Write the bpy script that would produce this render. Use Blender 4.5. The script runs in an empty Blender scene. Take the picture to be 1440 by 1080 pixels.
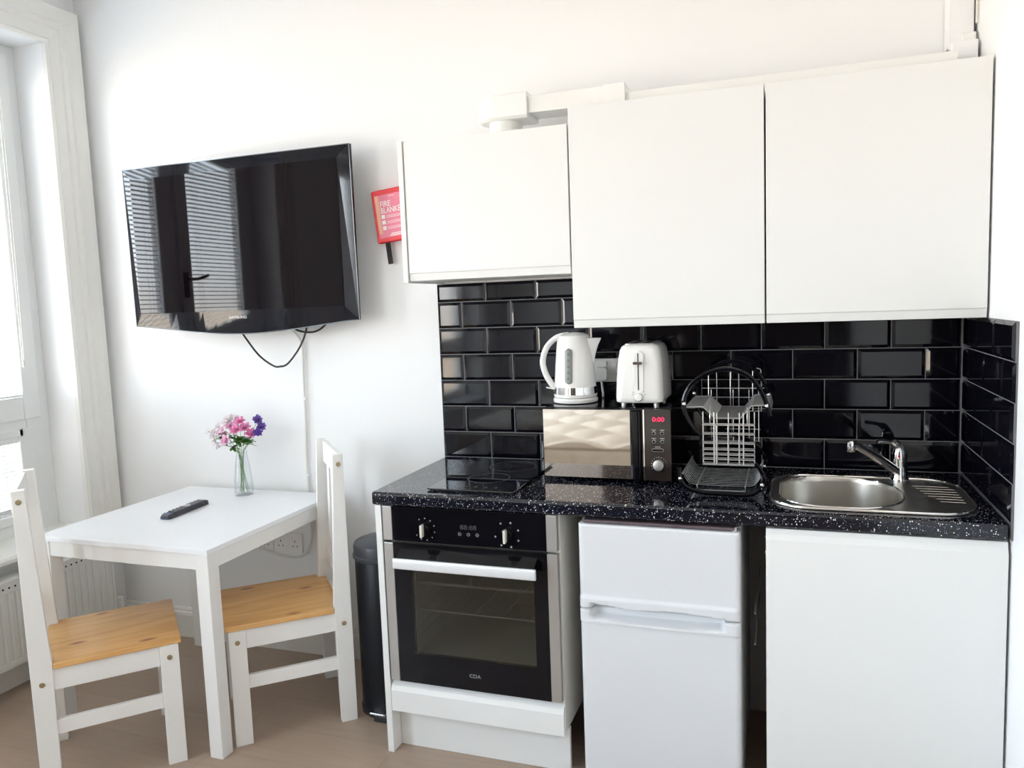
import bpy, bmesh, math, random
from mathutils import Vector, Matrix
R = math.radians
sc = bpy.context.scene
COL = sc.collection
random.seed(4)

# ------------------------------------------------------------------ materials
def node_mat(name):
    m = bpy.data.materials.new(name); m.use_nodes = True
    nt = m.node_tree; b = nt.nodes['Principled BSDF']
    return m, nt, b

def mat(name, col, rough=.5, metal=0.0, spec=.5, coat=0.0, bump=0.0, bscale=200, var=0.0, vscale=3.0, emit=None, estr=0.0):
    m, nt, b = node_mat(name)
    b.inputs['Base Color'].default_value = (*col, 1)
    b.inputs['Roughness'].default_value = rough
    b.inputs['Metallic'].default_value = metal
    b.inputs['Specular IOR Level'].default_value = spec
    b.inputs['Coat Weight'].default_value = coat
    if coat: b.inputs['Coat Roughness'].default_value = .03
    if emit:
        b.inputs['Emission Color'].default_value = (*emit, 1); b.inputs['Emission Strength'].default_value = estr
    tc = nt.nodes.new('ShaderNodeTexCoord')
    if var:
        n = nt.nodes.new('ShaderNodeTexNoise'); n.inputs['Scale'].default_value = vscale; n.inputs['Detail'].default_value = 4
        nt.links.new(tc.outputs['Object'], n.inputs['Vector'])
        r = nt.nodes.new('ShaderNodeValToRGB')
        r.color_ramp.elements[0].position = .3; r.color_ramp.elements[1].position = .7
        r.color_ramp.elements[0].color = (*[c * (1 - var) for c in col], 1)
        r.color_ramp.elements[1].color = (*[min(1, c * (1 + var)) for c in col], 1)
        nt.links.new(n.outputs['Fac'], r.inputs['Fac']); nt.links.new(r.outputs['Color'], b.inputs['Base Color'])
    if bump:
        n2 = nt.nodes.new('ShaderNodeTexNoise'); n2.inputs['Scale'].default_value = bscale
        nt.links.new(tc.outputs['Object'], n2.inputs['Vector'])
        bp = nt.nodes.new('ShaderNodeBump'); bp.inputs['Strength'].default_value = bump; bp.inputs['Distance'].default_value = .002
        nt.links.new(n2.outputs['Fac'], bp.inputs['Height']); nt.links.new(bp.outputs['Normal'], b.inputs['Normal'])
    return m

M = {}
M['wall'] = mat('wall_paint', (.855, .862, .868), .75, bump=.08, bscale=60, var=.008, vscale=1.5)
M['ceiling'] = mat('ceiling_paint', (.85, .855, .86), .8, var=.01)
M['trim'] = mat('trim_gloss_paint', (.80, .80, .77), .4, var=.003)
M['cab'] = mat('cabinet_white_laminate', (.79, .795, .785), .42, var=.006, vscale=2)
M['carcass'] = mat('cabinet_carcass', (.74, .71, .64), .5, var=.01)
M['frame_w'] = mat('painted_wood_white', (.83, .83, .815), .4, bump=.05, bscale=40, var=.01, vscale=9)
M['tabletop'] = mat('table_white_laminate', (.86, .88, .91), .32, var=.005)
M['upvc'] = mat('white_upvc', (.78, .80, .80), .3, var=.01)
M['plastic'] = mat('white_plastic', (.84, .84, .82), .28, var=.01)
M['kettle'] = mat('kettle_plastic', (.82, .81, .79), .2, var=.01, coat=.3)
M['fridge'] = mat('fridge_enamel', (.70, .715, .74), .3, bump=.05, bscale=300, var=.008)
M['fridge_trim'] = mat('fridge_top_trim', (.12, .09, .10), .3, var=.1)
M['black'] = mat('black_plastic', (.012, .012, .013), .35, var=.1)
M['gloss'] = mat('black_gloss', (.003, .003, .005), .06, spec=.28, var=.05)
M['hob'] = mat('hob_glass', (.004, .005, .010), .03, spec=.9, coat=.3, var=.05)
M['screen'] = mat('tv_screen', (.003, .0015, .003), .03, spec=.26, var=.05)
M['bezel'] = mat('tv_bezel', (.004, .004, .008), .05, spec=.38, var=.05)
M['acrylic'] = mat('tv_clear_rim', (.25, .28, .31), .12, metal=.3, var=.05)
M['steel'] = mat('brushed_steel', (.62, .61, .59), .3, metal=.85, bump=.03, bscale=500, var=.03)
M['sink'] = mat('sink_steel', (.66, .63, .58), .30, metal=1.0, var=.03)
M['chrome'] = mat('chrome', (.85, .85, .86), .06, metal=1.0, var=.01)
M['handle'] = mat('satin_aluminium', (.80, .82, .84), .38, metal=.35, var=.01)
M['mirror'] = mat('microwave_mirror_door', (.56, .51, .47), .035, metal=.95, var=.02)
M['panel'] = mat('microwave_panel', (.022, .016, .015), .08, spec=.6, coat=.0, var=.1)
M['wire'] = mat('chrome_wire', (.50, .50, .50), .28, metal=.6, var=.04)
M['mesh'] = mat('perforated_steel', (.30, .30, .30), .4, metal=.5, var=.15, vscale=300, bump=.4, bscale=700)
M['bin'] = mat('bin_black_paint', (.009, .010, .013), .38, spec=.22, var=.06)
M['binlid'] = mat('bin_lid_black', (.035, .038, .046), .4, var=.06)
M['red'] = mat('fire_red', (.68, .012, .022), .4, var=.03)
M['pink'] = mat('label_pink', (.72, .20, .28), .5, var=.05, vscale=30)
M['yellow'] = mat('label_stripe', (.78, .42, .28), .5, var=.05)
M['print_w'] = mat('white_print', (.85, .83, .83), .5, var=.01)
M['print_g'] = mat('grey_print', (.28, .29, .30), .5, var=.02)
M['print_d'] = mat('dim_display', (.05, .05, .055), .4, var=.02)
M['strap'] = mat('black_webbing', (.022, .018, .022), .8, bump=.3, bscale=900, var=.1)
M['bolt'] = mat('brass_bolt', (.42, .33, .20), .35, metal=.8, var=.08)
M['hole'] = mat('dark_recess', (.02, .02, .02), .7, var=.1)
M['cable_b'] = mat('black_cable', (.012, .012, .013), .45, var=.05)
M['cable_w'] = mat('white_cable', (.72, .71, .68), .45, var=.02)
M['slat'] = mat('blind_slat', (.80, .82, .84), .4, var=.01)
M['rad'] = mat('radiator_enamel', (.76, .77, .74), .35, var=.01)
M['cavity'] = mat('oven_cavity_enamel', (.50, .50, .45), .35, var=.1)
M['stem'] = mat('stem_green', (.16, .30, .12), .5, var=.2, vscale=60)
M['leaf'] = mat('leaf_green', (.07, .20, .04), .5, var=.35, vscale=60)
M['petal_p'] = mat('petal_pink', (.78, .27, .50), .55, var=.28, vscale=55)
M['petal_l'] = mat('petal_light_pink', (.84, .48, .66), .55, var=.2, vscale=55)
M['petal_v'] = mat('petal_violet', (.16, .09, .42), .55, var=.3, vscale=55)
M['petal_w'] = mat('petal_white', (.74, .66, .72), .55, var=.1, vscale=55)
M['heart'] = mat('flower_heart', (.45, .42, .10), .6, var=.3, vscale=80)
M['remote'] = mat('remote_black', (.018, .018, .028), .3, var=.1)
M['remote_b'] = mat('remote_blue_tip', (.10, .14, .30), .25, var=.1)
M['key'] = mat('remote_key', (.22, .23, .25), .5, var=.1)
M['led'] = mat('red_led', (.3, .0, .02), .4, emit=(1.0, .02, .10), estr=2.2)
M['grey_win'] = mat('water_gauge', (.22, .23, .22), .3, var=.06)
M['grout'] = mat('tile_grout', (.17, .17, .18), .6, var=.1, vscale=40)
M['tile'] = mat('black_glazed_tile', (.003, .003, .006), .06, spec=.42, bump=.03, bscale=18, var=.05)
M['mattress'] = mat('mattress_fabric', (.84, .76, .64), .85, bump=.3, bscale=120, var=.04, vscale=12)
M['bedbase'] = mat('bed_base_fabric', (.17, .15, .13), .9, bump=.3, bscale=300, var=.1, vscale=60)
M['knob_w'] = mat('oven_knob', (.82, .80, .72), .25, metal=.3, var=.02)
M['oven_side'] = mat('oven_steel_trim', (.50, .49, .48), .34, metal=.75, bump=.05, bscale=500, var=.03)

def glass_mat(name, tint=(1, 1, 1), refl=.06, rough=.01):
    m = bpy.data.materials.new(name); m.use_nodes = True; nt = m.node_tree
    for n in list(nt.nodes): nt.nodes.remove(n)
    out = nt.nodes.new('ShaderNodeOutputMaterial'); mix = nt.nodes.new('ShaderNodeMixShader')
    tr = nt.nodes.new('ShaderNodeBsdfTransparent'); gl = nt.nodes.new('ShaderNodeBsdfGlossy')
    fr = nt.nodes.new('ShaderNodeLayerWeight'); fr.inputs['Blend'].default_value = .5
    pw = nt.nodes.new('ShaderNodeMath'); pw.operation = 'POWER'; pw.inputs[1].default_value = 4.5
    mul = nt.nodes.new('ShaderNodeMath'); mul.operation = 'MULTIPLY_ADD'; mul.inputs[1].default_value = .8; mul.inputs[2].default_value = refl
    tr.inputs['Color'].default_value = (*tint, 1); gl.inputs['Roughness'].default_value = rough
    nt.links.new(fr.outputs['Facing'], pw.inputs[0]); nt.links.new(pw.outputs[0], mul.inputs[0]); nt.links.new(mul.outputs[0], mix.inputs[0])
    nt.links.new(tr.outputs[0], mix.inputs[1]); nt.links.new(gl.outputs[0], mix.inputs[2]); nt.links.new(mix.outputs[0], out.inputs[0])
    return m
M['pane'] = glass_mat('window_glass', (.97, .98, .98), .04)
M['ovenglass'] = glass_mat('oven_glass', (.62, .62, .58), .05)
M['vase'] = glass_mat('vase_glass', (.975, .985, .99), .03)

def worktop_mat():
    m, nt, b = node_mat('black_sparkle_worktop')
    tc = nt.nodes.new('ShaderNodeTexCoord')
    base = (.004, .005, .011, 1)
    col = None
    prev = None
    for sc_, th, c, seed in ((200, .95, (.70, .72, .78, 1), 0.0), (300, .8, (.30, .33, .45, 1), 3.7), (140, .7, (.80, .74, .62, 1), 8.1)):
        mp = nt.nodes.new('ShaderNodeMapping'); mp.inputs['Location'].default_value = (seed, seed * .7, seed * 1.3)
        nt.links.new(tc.outputs['Object'], mp.inputs['Vector'])
        v = nt.nodes.new('ShaderNodeTexVoronoi'); v.inputs['Scale'].default_value = sc_
        nt.links.new(mp.outputs[0], v.inputs['Vector'])
        lt = nt.nodes.new('ShaderNodeMath'); lt.operation = 'LESS_THAN'
        nt.links.new(v.outputs['Distance'], lt.inputs[0])
        # vary threshold per cell
        sp = nt.nodes.new('ShaderNodeSeparateColor'); nt.links.new(v.outputs['Color'], sp.inputs[0])
        mu = nt.nodes.new('ShaderNodeMath'); mu.operation = 'MULTIPLY_ADD'; mu.inputs[1].default_value = th; mu.inputs[2].default_value = -.62 * th
        nt.links.new(sp.outputs[0], mu.inputs[0]); nt.links.new(mu.outputs[0], lt.inputs[1])
        mx = nt.nodes.new('ShaderNodeMix'); mx.data_type = 'RGBA'
        nt.links.new(lt.outputs[0], mx.inputs[0])
        if prev is None: mx.inputs[6].default_value = base
        else: nt.links.new(prev, mx.inputs[6])
        mx.inputs[7].default_value = c
        prev = mx.outputs[2]
    nt.links.new(prev, b.inputs['Base Color'])
    b.inputs['Roughness'].default_value = .09
    b.inputs['Specular IOR Level'].default_value = .55
    return m
M['worktop'] = worktop_mat()

def pine_mat():
    m, nt, b = node_mat('varnished_pine')
    tc = nt.nodes.new('ShaderNodeTexCoord'); mp = nt.nodes.new('ShaderNodeMapping'); mp.inputs['Scale'].default_value = (26, 2.2, 26)
    nt.links.new(tc.outputs['Object'], mp.inputs[0])
    n = nt.nodes.new('ShaderNodeTexNoise'); n.inputs['Scale'].default_value = 1.3; n.inputs['Detail'].default_value = 6; n.inputs['Distortion'].default_value = .6
    nt.links.new(mp.outputs[0], n.inputs['Vector'])
    r = nt.nodes.new('ShaderNodeValToRGB'); e = r.color_ramp.elements
    e[0].position = .30; e[0].color = (.58, .29, .085, 1); e[1].position = .68; e[1].color = (.74, .44, .17, 1)
    nt.links.new(n.outputs['Fac'], r.inputs[0])
    mp2 = nt.nodes.new('ShaderNodeMapping'); mp2.inputs['Scale'].default_value = (11, 4.2, 1); mp2.inputs['Location'].default_value = (.35, .2, 0)
    nt.links.new(tc.outputs['Object'], mp2.inputs[0])
    v = nt.nodes.new('ShaderNodeTexVoronoi'); v.inputs['Scale'].default_value = 1.0; nt.links.new(mp2.outputs[0], v.inputs['Vector'])
    r2 = nt.nodes.new('ShaderNodeValToRGB'); r2.color_ramp.elements[0].position = .05; r2.color_ramp.elements[0].color = (.38, .18, .08, 1)
    r2.color_ramp.elements[1].position = .15; r2.color_ramp.elements[1].color = (1, 1, 1, 1)
    nt.links.new(v.outputs['Distance'], r2.inputs[0])
    mx = nt.nodes.new('ShaderNodeMix'); mx.data_type = 'RGBA'; mx.blend_type = 'MULTIPLY'; mx.inputs[0].default_value = 1
    nt.links.new(r.outputs[0], mx.inputs[6]); nt.links.new(r2.outputs[0], mx.inputs[7]); nt.links.new(mx.outputs[2], b.inputs['Base Color'])
    b.inputs['Roughness'].default_value = .28; b.inputs['Coat Weight'].default_value = .25
    return m
M['pine'] = pine_mat()

def floor_mat():
    m, nt, b = node_mat('grey_brown_laminate')
    tc = nt.nodes.new('ShaderNodeTexCoord'); mp = nt.nodes.new('ShaderNodeMapping'); mp.inputs['Rotation'].default_value = (0, 0, R(0))
    nt.links.new(tc.outputs['Object'], mp.inputs[0])
    br = nt.nodes.new('ShaderNodeTexBrick'); br.inputs['Scale'].default_value = 1.0
    br.inputs['Brick Width'].default_value = 1.2; br.inputs['Row Height'].default_value = .19; br.inputs['Mortar Size'].default_value = .0015
    br.inputs['Color1'].default_value = (.41, .315, .245, 1); br.inputs['Color2'].default_value = (.38, .292, .228, 1); br.inputs['Mortar'].default_value = (.33, .255, .20, 1)
    nt.links.new(mp.outputs[0], br.inputs['Vector'])
    mp2 = nt.nodes.new('ShaderNodeMapping'); mp2.inputs['Scale'].default_value = (1.5, 22, 1); nt.links.new(tc.outputs['Object'], mp2.inputs[0])
    n = nt.nodes.new('ShaderNodeTexNoise'); n.inputs['Scale'].default_value = 2.5; n.inputs['Detail'].default_value = 8; nt.links.new(mp2.outputs[0], n.inputs['Vector'])
    r = nt.nodes.new('ShaderNodeValToRGB'); r.color_ramp.elements[0].color = (.88, .88, .88, 1); r.color_ramp.elements[1].color = (1.08, 1.07, 1.06, 1)
    nt.links.new(n.outputs['Fac'], r.inputs[0])
    mx = nt.nodes.new('ShaderNodeMix'); mx.data_type = 'RGBA'; mx.blend_type = 'MULTIPLY'; mx.inputs[0].default_value = 1
    nt.links.new(br.outputs['Color'], mx.inputs[6]); nt.links.new(r.outputs[0], mx.inputs[7]); nt.links.new(mx.outputs[2], b.inputs['Base Color'])
    b.inputs['Roughness'].default_value = .42
    return m
M['floor'] = floor_mat()

# ------------------------------------------------------------------ mesh helpers
def box(bm, x0, x1, y0, y1, z0, z1, mtx=None):
    vs = [bm.verts.new(Vector(c) if mtx is None else mtx @ Vector(c)) for c in
          ((x0, y0, z0), (x1, y0, z0), (x1, y1, z0), (x0, y1, z0), (x0, y0, z1), (x1, y0, z1), (x1, y1, z1), (x0, y1, z1))]
    for f in ((0, 3, 2, 1), (4, 5, 6, 7), (0, 1, 5, 4), (1, 2, 6, 5), (2, 3, 7, 6), (3, 0, 4, 7)):
        bm.faces.new([vs[i] for i in f])
    return vs

def loft(bm, loops, closed=True, cap0=True, cap1=True):
    rings = [[bm.verts.new(Vector(p)) for p in lp] for lp in loops]
    n = len(rings[0])
    for a, b in zip(rings, rings[1:]):
        for i in range(n if closed else n - 1):
            j = (i + 1) % n
            bm.faces.new((a[i], a[j], b[j], b[i]))
    if cap0: bm.faces.new(rings[0][::-1])
    if cap1: bm.faces.new(rings[-1])
    return rings

def lathe(bm, prof, c=(0, 0, 0), n=32, mtx=None, cap0=True, cap1=True):
    loops = []
    for r, z in prof:
        lp = []
        for i in range(n):
            a = 2 * math.pi * i / n
            p = Vector((r * math.cos(a), r * math.sin(a), z))
            p = (mtx @ p) if mtx is not None else p
            lp.append(p + Vector(c))
        loops.append(lp)
    loft(bm, loops, True, cap0, cap1)

def tube(bm, pts, r, n=8, closed=False, cap=True):
    pts = [Vector(p) for p in pts]; m = len(pts)
    rr = r if isinstance(r, (list, tuple)) else [r] * m
    T = []
    for i in range(m):
        a = pts[(i - 1) % m] if (closed or i > 0) else pts[i]
        b = pts[(i + 1) % m] if (closed or i < m - 1) else pts[i]
        T.append((b - a).normalized())
    up = Vector((0, 0, 1)) if abs(T[0].z) < .9 else Vector((1, 0, 0))
    N = (up - T[0] * up.dot(T[0])).normalized()
    loops = []
    for i in range(m):
        N = (N - T[i] * N.dot(T[i])).normalized(); B = T[i].cross(N)
        loops.append([pts[i] + (N * math.cos(2 * math.pi * k / n) + B * math.sin(2 * math.pi * k / n)) * rr[i] for k in range(n)])
    if closed:
        loops.append(loops[0]); loft(bm, loops, True, False, False)
        bmesh.ops.remove_doubles(bm, verts=bm.verts, dist=1e-6)
    else:
        loft(bm, loops, True, cap, cap)

def smooth_pts(pts, k=6):
    P = [Vector(p) for p in pts]; out = []
    for i in range(len(P) - 1):
        p0 = P[max(i - 1, 0)]; p1 = P[i]; p2 = P[i + 1]; p3 = P[min(i + 2, len(P) - 1)]
        for j in range(k):
            t = j / k
            out.append(.5 * ((2 * p1) + (p2 - p0) * t + (2 * p0 - 5 * p1 + 4 * p2 - p3) * t * t + (3 * p1 - p0 - 3 * p2 + p3) * t ** 3))
    out.append(P[-1]); return out

def rrect(x0, x1, y0, y1, r, n=6):
    r = r if isinstance(r, (list, tuple)) else [r] * 4
    o = []
    for (cx, cy, a0, q) in ((x1 - r[0], y1 - r[0], 0, r[0]), (x0 + r[1], y1 - r[1], 90, r[1]), (x0 + r[2], y0 + r[2], 180, r[2]), (x1 - r[3], y0 + r[3], 270, r[3])):
        for i in range(n + 1):
            a = R(a0 + 90 * i / n); o.append((cx + q * math.cos(a), cy + q * math.sin(a)))
    return o

def prism(bm, poly, axis, a, b):
    def P(u, v, w):
        return {'x': (w, u, v), 'y': (u, w, v), 'z': (u, v, w)}[axis]
    loft(bm, [[P(u, v, a) for u, v in poly], [P(u, v, b) for u, v in poly]])

WM = {}
def thing(name, label, cat, loc=(0, 0, 0), rotz=0.0, group=None):
    o = bpy.data.objects.new(name, None); COL.objects.link(o)
    o.location = loc; o.rotation_euler = (0, 0, rotz); o.empty_display_size = .05
    o['label'] = label; o['category'] = cat
    if group: o['group'] = group
    WM[o] = Matrix.Translation(Vector(loc)) @ Matrix.Rotation(rotz, 4, 'Z')
    return o

def obj(name, bm, m, parent=None, local=False, bevel=0.0, smooth=False, seg=2, angle=35):
    bmesh.ops.recalc_face_normals(bm, faces=bm.faces)
    me = bpy.data.meshes.new(name)
    W = None
    if parent is not None:
        W = WM[parent]
        if not local: bmesh.ops.transform(bm, matrix=W.inverted(), verts=bm.verts)
    bm.to_mesh(me); bm.free()
    if smooth:
        me.shade_smooth()
        try: me.set_sharp_from_angle(angle=R(angle))
        except Exception: pass
    o = bpy.data.objects.new(name, me); COL.objects.link(o)
    for mm in (m if isinstance(m, (list, tuple)) else [m]): me.materials.append(mm)
    if parent is not None:
        o.parent = parent; WM[o] = W
    else: WM[o] = Matrix.Identity(4)
    if bevel:
        md = o.modifiers.new('bevel', 'BEVEL'); md.width = bevel; md.segments = seg; md.limit_method = 'ANGLE'; md.angle_limit = R(40)
        md.harden_normals = False
    return o

def tag(o, label, cat, group=None, kind=None):
    o['label'] = label; o['category'] = cat
    if group: o['group'] = group
    if kind: o['kind'] = kind
    return o

def struct(name, bm, m, **k):
    o = obj(name, bm, m, **k); o['kind'] = 'structure'; return o

def bx(name, m, dims, parent=None, **k):
    bm = bmesh.new(); box(bm, *dims); return obj(name, bm, m, parent, **k)

def text(name, s, size, m, parent, mtx, extrude=.0004, align='CENTER', sx=1.0):
    cu = bpy.data.curves.new(name, 'FONT'); cu.body = s; cu.size = size; cu.align_x = align; cu.align_y = 'CENTER'; cu.extrude = extrude
    t = bpy.data.objects.new(name + '_src', cu); COL.objects.link(t)
    dg = bpy.context.evaluated_depsgraph_get()
    me0 = bpy.data.meshes.new_from_object(t.evaluated_get(dg))
    bm = bmesh.new(); bm.from_mesh(me0)
    bpy.data.objects.remove(t); bpy.data.curves.remove(cu); bpy.data.meshes.remove(me0)
    bmesh.ops.transform(bm, matrix=mtx @ Matrix.Diagonal((sx, 1, 1, 1)), verts=bm.verts)
    return obj(name, bm, m, parent)

FRONT = Matrix.Rotation(R(90), 4, 'X')          # text facing -y
def at(x, y, z, rot=0.0): return Matrix.Translation((x, y, z)) @ FRONT @ Matrix.Rotation(rot, 4, 'Z')

# ------------------------------------------------------------------ room shell
XL, ZC, YR = -3.56, 2.925, -5.4
bm = bmesh.new(); box(bm, XL - .3, .15, YR - .15, .15, -.1, 0); struct('floor', bm, M['floor'])
bm = bmesh.new(); box(bm, XL - .3, .15, YR - .15, .15, ZC, ZC + .1); struct('ceiling', bm, M['ceiling'])
bm = bmesh.new(); box(bm, XL - .3, .15, 0.002, .15, 0, ZC); struct('wall_back', bm, M['wall'])
bm = bmesh.new(); box(bm, 0.002, .15, YR, 0.002, 0, ZC); struct('wall_right', bm, M['wall'])
# left wall with two window openings
W1 = (-1.62, -.182, .55, 2.69)
W2 = (-4.75, -2.55, .55, 2.70)
bm = bmesh.new(); xo = XL - .3
box(bm, xo, XL, W1[1], 0.002, 0, ZC)
box(bm, xo, XL, W1[0], W1[1], 0, W1[2]); box(bm, xo, XL, W1[0], W1[1], W1[3], ZC)
box(bm, xo, XL, W2[1], W1[0], 0, ZC)
box(bm, xo, XL, W2[0], W2[1], 0, W2[2]); box(bm, xo, XL, W2[0], W2[1], W2[3], ZC)
box(bm, xo, XL, YR, W2[0], 0, ZC)
struct('wall_left', bm, M['wall'])
bm = bmesh.new(); box(bm, XL, .15, YR - .15, YR, 0, ZC); struct('wall_rear', bm, M['wall'])

# skirting
def skirt(name, pts0, pts1, normal):
    prof = [(0, 0), (.018, 0), (.018, .105), (.015, .118), (.010, .122), (.010, .132), (.006, .14), (0, .14)]
    bm = bmesh.new()
    loft(bm, [[(p[0] + normal[0] * u, p[1] + normal[1] * u, v) for u, v in prof] for p in (pts0, pts1)])
    return struct(name, bm, M['trim'])
skirt('baseboard_back', (XL, 0), (-1.83, 0), (0, -1))
skirt('baseboard_left', (XL, 0), (XL, YR), (1, 0))
skirt('baseboard_rear', (XL, YR), (0, YR), (0, 1))
skirt('baseboard_right', (0, -.7), (0, YR), (-1, 0))
# ---- window architrave and sill
def architrave(name, W, wid=.165):
    y0, y1, z0, z1 = W
    steps = [(0.0, .022), (.012, .030), (.024, .022), (.065, .026), (.072, .034), (.095, .034), (.102, .042), (.14, .048), (wid - .01, .052), (wid, .0)]
    bm = bmesh.new()
    path = [((y1, z0), (1, 0)), ((y1, z1), (1, 1)), ((y0, z1), (-1, 1)), ((y0, z0), (-1, 0))]
    prof = [(0, 0)] + steps
    loops = [[(XL + d, py + sx * u, pz + sz * u) for u, d in prof] for (py, pz), (sx, sz) in path]
    loft(bm, loops)
    return struct(name, bm, M['trim'])
architrave('trim_1', W1)
architrave('trim_2', W2)

def sill(name, W):
    y0, y1, z0, z1 = W
    bm = bmesh.new()
    prism(bm, [(XL - .17, .525), (XL + .075, .525), (XL + .09, .535), (XL + .09, .55), (XL + .08, .562), (XL - .17, .566)], 'y', y0 - .09, y1 + .075)
    return struct(name, bm, M['trim'], bevel=.002)
# prism axis y takes (x, z)
sill('trim_3', W1); sill('trim_4', W2)

def window(name, W, panes, lights, xf=XL - .165, blinds=True):
    """xf: inner face plane of the fixed frame. panes: list of (y_right, y_left)."""
    y0, y1, z0, z1 = W
    root = bpy.data.objects.new(name, None); COL.objects.link(root); root['kind'] = 'structure'
    root.location = (xf, (y0 + y1) / 2, z0); WM[root] = Matrix.Translation(root.location)
    xb = xf - .07
    zs = 1.045
    bm = bmesh.new()
    box(bm, xb, xf, y0, y0 + .115, z0, z1); box(bm, xb, xf, y1 - .115, y1, z0, z1)
    box(bm, xb, xf, y0 + .115, y1 - .115, z0, z0 + .068); box(bm, xb, xf, y0 + .115, y1 - .115, z1 - .05, z1)
    box(bm, xb, xf, y0 + .115, y1 - .115, zs - .018, zs + .028)
    for a, b in zip(panes, panes[1:]):
        mid = (a[1] + b[0]) / 2; hm = (a[1] - b[0]) / 2 - .038; box(bm, xb, xf - .003, mid - hm, mid + hm, z0 + .06, z1 - .05)
    obj('window_frame', bm, M['upvc'], root, bevel=.004)
    for (yr, yl) in panes:
        # upper opening sash, standing proud of the frame
        bm = bmesh.new(); f = .085; xs0, xs1 = xf - .02, xf + .022
        a, b, c, d = yl - f, yr + f, 1.17 - .1, 2.56 + .085
        for q in ((a, yl, c, d), (yr, b, c, d), (yl, yr, c, 1.17), (yl, yr, 2.56, d)):
            box(bm, xs0, xs1, *q)
        s = obj('window_sash', bm, M['upvc'], root, bevel=.006)
        bx('pane', M['pane'], (xf - .006, xf - .003, yl, yr, 1.17, 2.56), s)
        bx('pane', M['pane'], (xf - .030, xf - .027, yl, yr - .022, .655, .995), root)
        bm = bmesh.new(); g = .04
        for q in ((yl - g, yl, .615, 1.03), (yr - .022, yr + g, .615, 1.03), (yl, yr, .615, .655), (yl, yr, .995, 1.03)):
            box(bm, xf - .03, xf + .006, *q)
        obj('window_bead', bm, M['upvc'], root, bevel=.004)
    return root
PAN1 = [(-.318, -.80), (-1.03, -1.46)]
w1 = window('window_1', W1, PAN1, 2)
# dark lever handle on the second sash
bm = bmesh.new(); xs = XL - .165 + .022
box(bm, xs, xs + .012, -.985, -.955, 1.60, 1.74); tube(bm, [(xs + .012, -.97, 1.70), (xs + .04, -.97, 1.70)], .009)
tube(bm, smooth_pts([(xs + .04, -.965, 1.70), (xs + .045, -1.03, 1.705), (xs + .04, -1.11, 1.725)]), .009)
obj('window_handle', bm, M['black'], w1, smooth=True)
w2 = window('window_2', W2, [(-2.70, -3.24), (-3.40, -3.90), (-4.06, -4.60)], 3)
def blind(label, yr, yl, z0, z1, x, tilt=12, pitch=.0235, closed=False, wand=False):
    t = thing('venetian_blind', label, 'blind', (x, (yr + yl) / 2, z0), 0, 'white venetian blinds on the window panes')
    bm = bmesh.new(); n = int((z1 - z0 - .03) / pitch)
    for i in range(n):
        zc = z0 + .018 + i * pitch; pts = []
        for k in range(4):
            u = (k / 3 - .5) * .024; h = .0018 * (1 - (2 * k / 3 - 1) ** 2)
            pts.append((u * math.cos(R(tilt)) - h * math.sin(R(tilt)), u * math.sin(R(tilt)) + h * math.cos(R(tilt))))
        pl = pts + [(a, b - .0007) for a, b in reversed(pts)]
        prism(bm, [(x + a, zc + b) for a, b in pl], 'y', yl + .006, yr - .006)
    obj('slats', bm, M['slat'], t)
    bx('headrail', M['upvc'], (x - .013, x + .013, yl + .003, yr - .003, z1 - .025, z1), t, bevel=.002)
    bx('bottom_rail', M['upvc'], (x - .012, x + .012, yl + .004, yr - .004, z0, z0 + .010), t, bevel=.002)
    for f in (.16, .84):
        bm = bmesh.new(); yy = yl + (yr - yl) * f
        tube(bm, [(x + .0125, yy, z0 + .005), (x + .0125, yy, z1 - .02)], .0009, 5)
        tube(bm, [(x - .0125, yy, z0 + .005), (x - .0125, yy, z1 - .02)], .0009, 5)
        obj('ladder_cord', bm, M['cable_w'], t)
    return t
xb1 = XL - .165 + .014
blind('long white venetian blind over the tall upper pane nearest the back wall', -.320, -.798, 1.172, 2.558, xb1)
blind('long white venetian blind over the tall upper pane beside the dark handle', -1.032, -1.458, 1.172, 2.558, xb1)
blind('short white venetian blind over the low pane behind the chair back', -.338, -.798, .657, .993, xb1 - .030, tilt=64, pitch=.0185)
blind('short white venetian blind over the low pane farther from the back wall', -1.054, -1.458, .657, .993, xb1 - .030, tilt=5, pitch=.0185)
# pull cord on the sash edge
bm = bmesh.new()
for dy in (0, -.012):
    tube(bm, smooth_pts([(XL - .125, -.295 + dy, 2.5), (XL - .125, -.30 + dy, 1.9), (XL - .122, -.312 + dy * .6, 1.33)]), .0016, 5)
lathe(bm, [(.002, 0), (.005, .004), (.004, .028), (.002, .032)], (XL - .122, -.316, 1.30), 10)
tag(obj('blind_cord', bm, M['cable_w'], smooth=True), 'thin white looped pull cord hanging down the tall window sash', 'cord')

# ------------------------------------------------------------------ radiator
rx = -3.445
t = thing('radiator', 'white panel radiator with dotted top grille under the window sill', 'radiator', (rx, -.8, .12))
bm = bmesh.new()
ya, yb, za, zb = -1.5, -.16, .125, .475
prof = []
yy = ya; n = 0
pts = []
while yy < yb - .03:
    pts += [(rx, yy), (rx, yy + .018), (rx - .003, yy + .024), (rx - .003, yy + .030)]; yy += .0335
pts = pts + [(rx, yb), (rx - .012, yb), (rx - .012, ya)]
prism(bm, pts, 'z', za + .03, zb - .045)
box(bm, rx - .012, rx + .001, ya, yb, za, za + .03); box(bm, rx - .012, rx + .001, ya, yb, zb - .045, zb - .004)
obj('panel', bm, M['rad'], t, bevel=.0015)
bm = bmesh.new(); box(bm, rx - .075, rx + .004, ya - .002, yb + .002, zb - .006, zb + .004); box(bm, rx - .075, rx - .0, yb - .002, yb + .001, za + .02, zb - .006)
obj('casing', bm, M['rad'], t, bevel=.0015)
bm = bmesh.new(); yy = ya + .03
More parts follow.
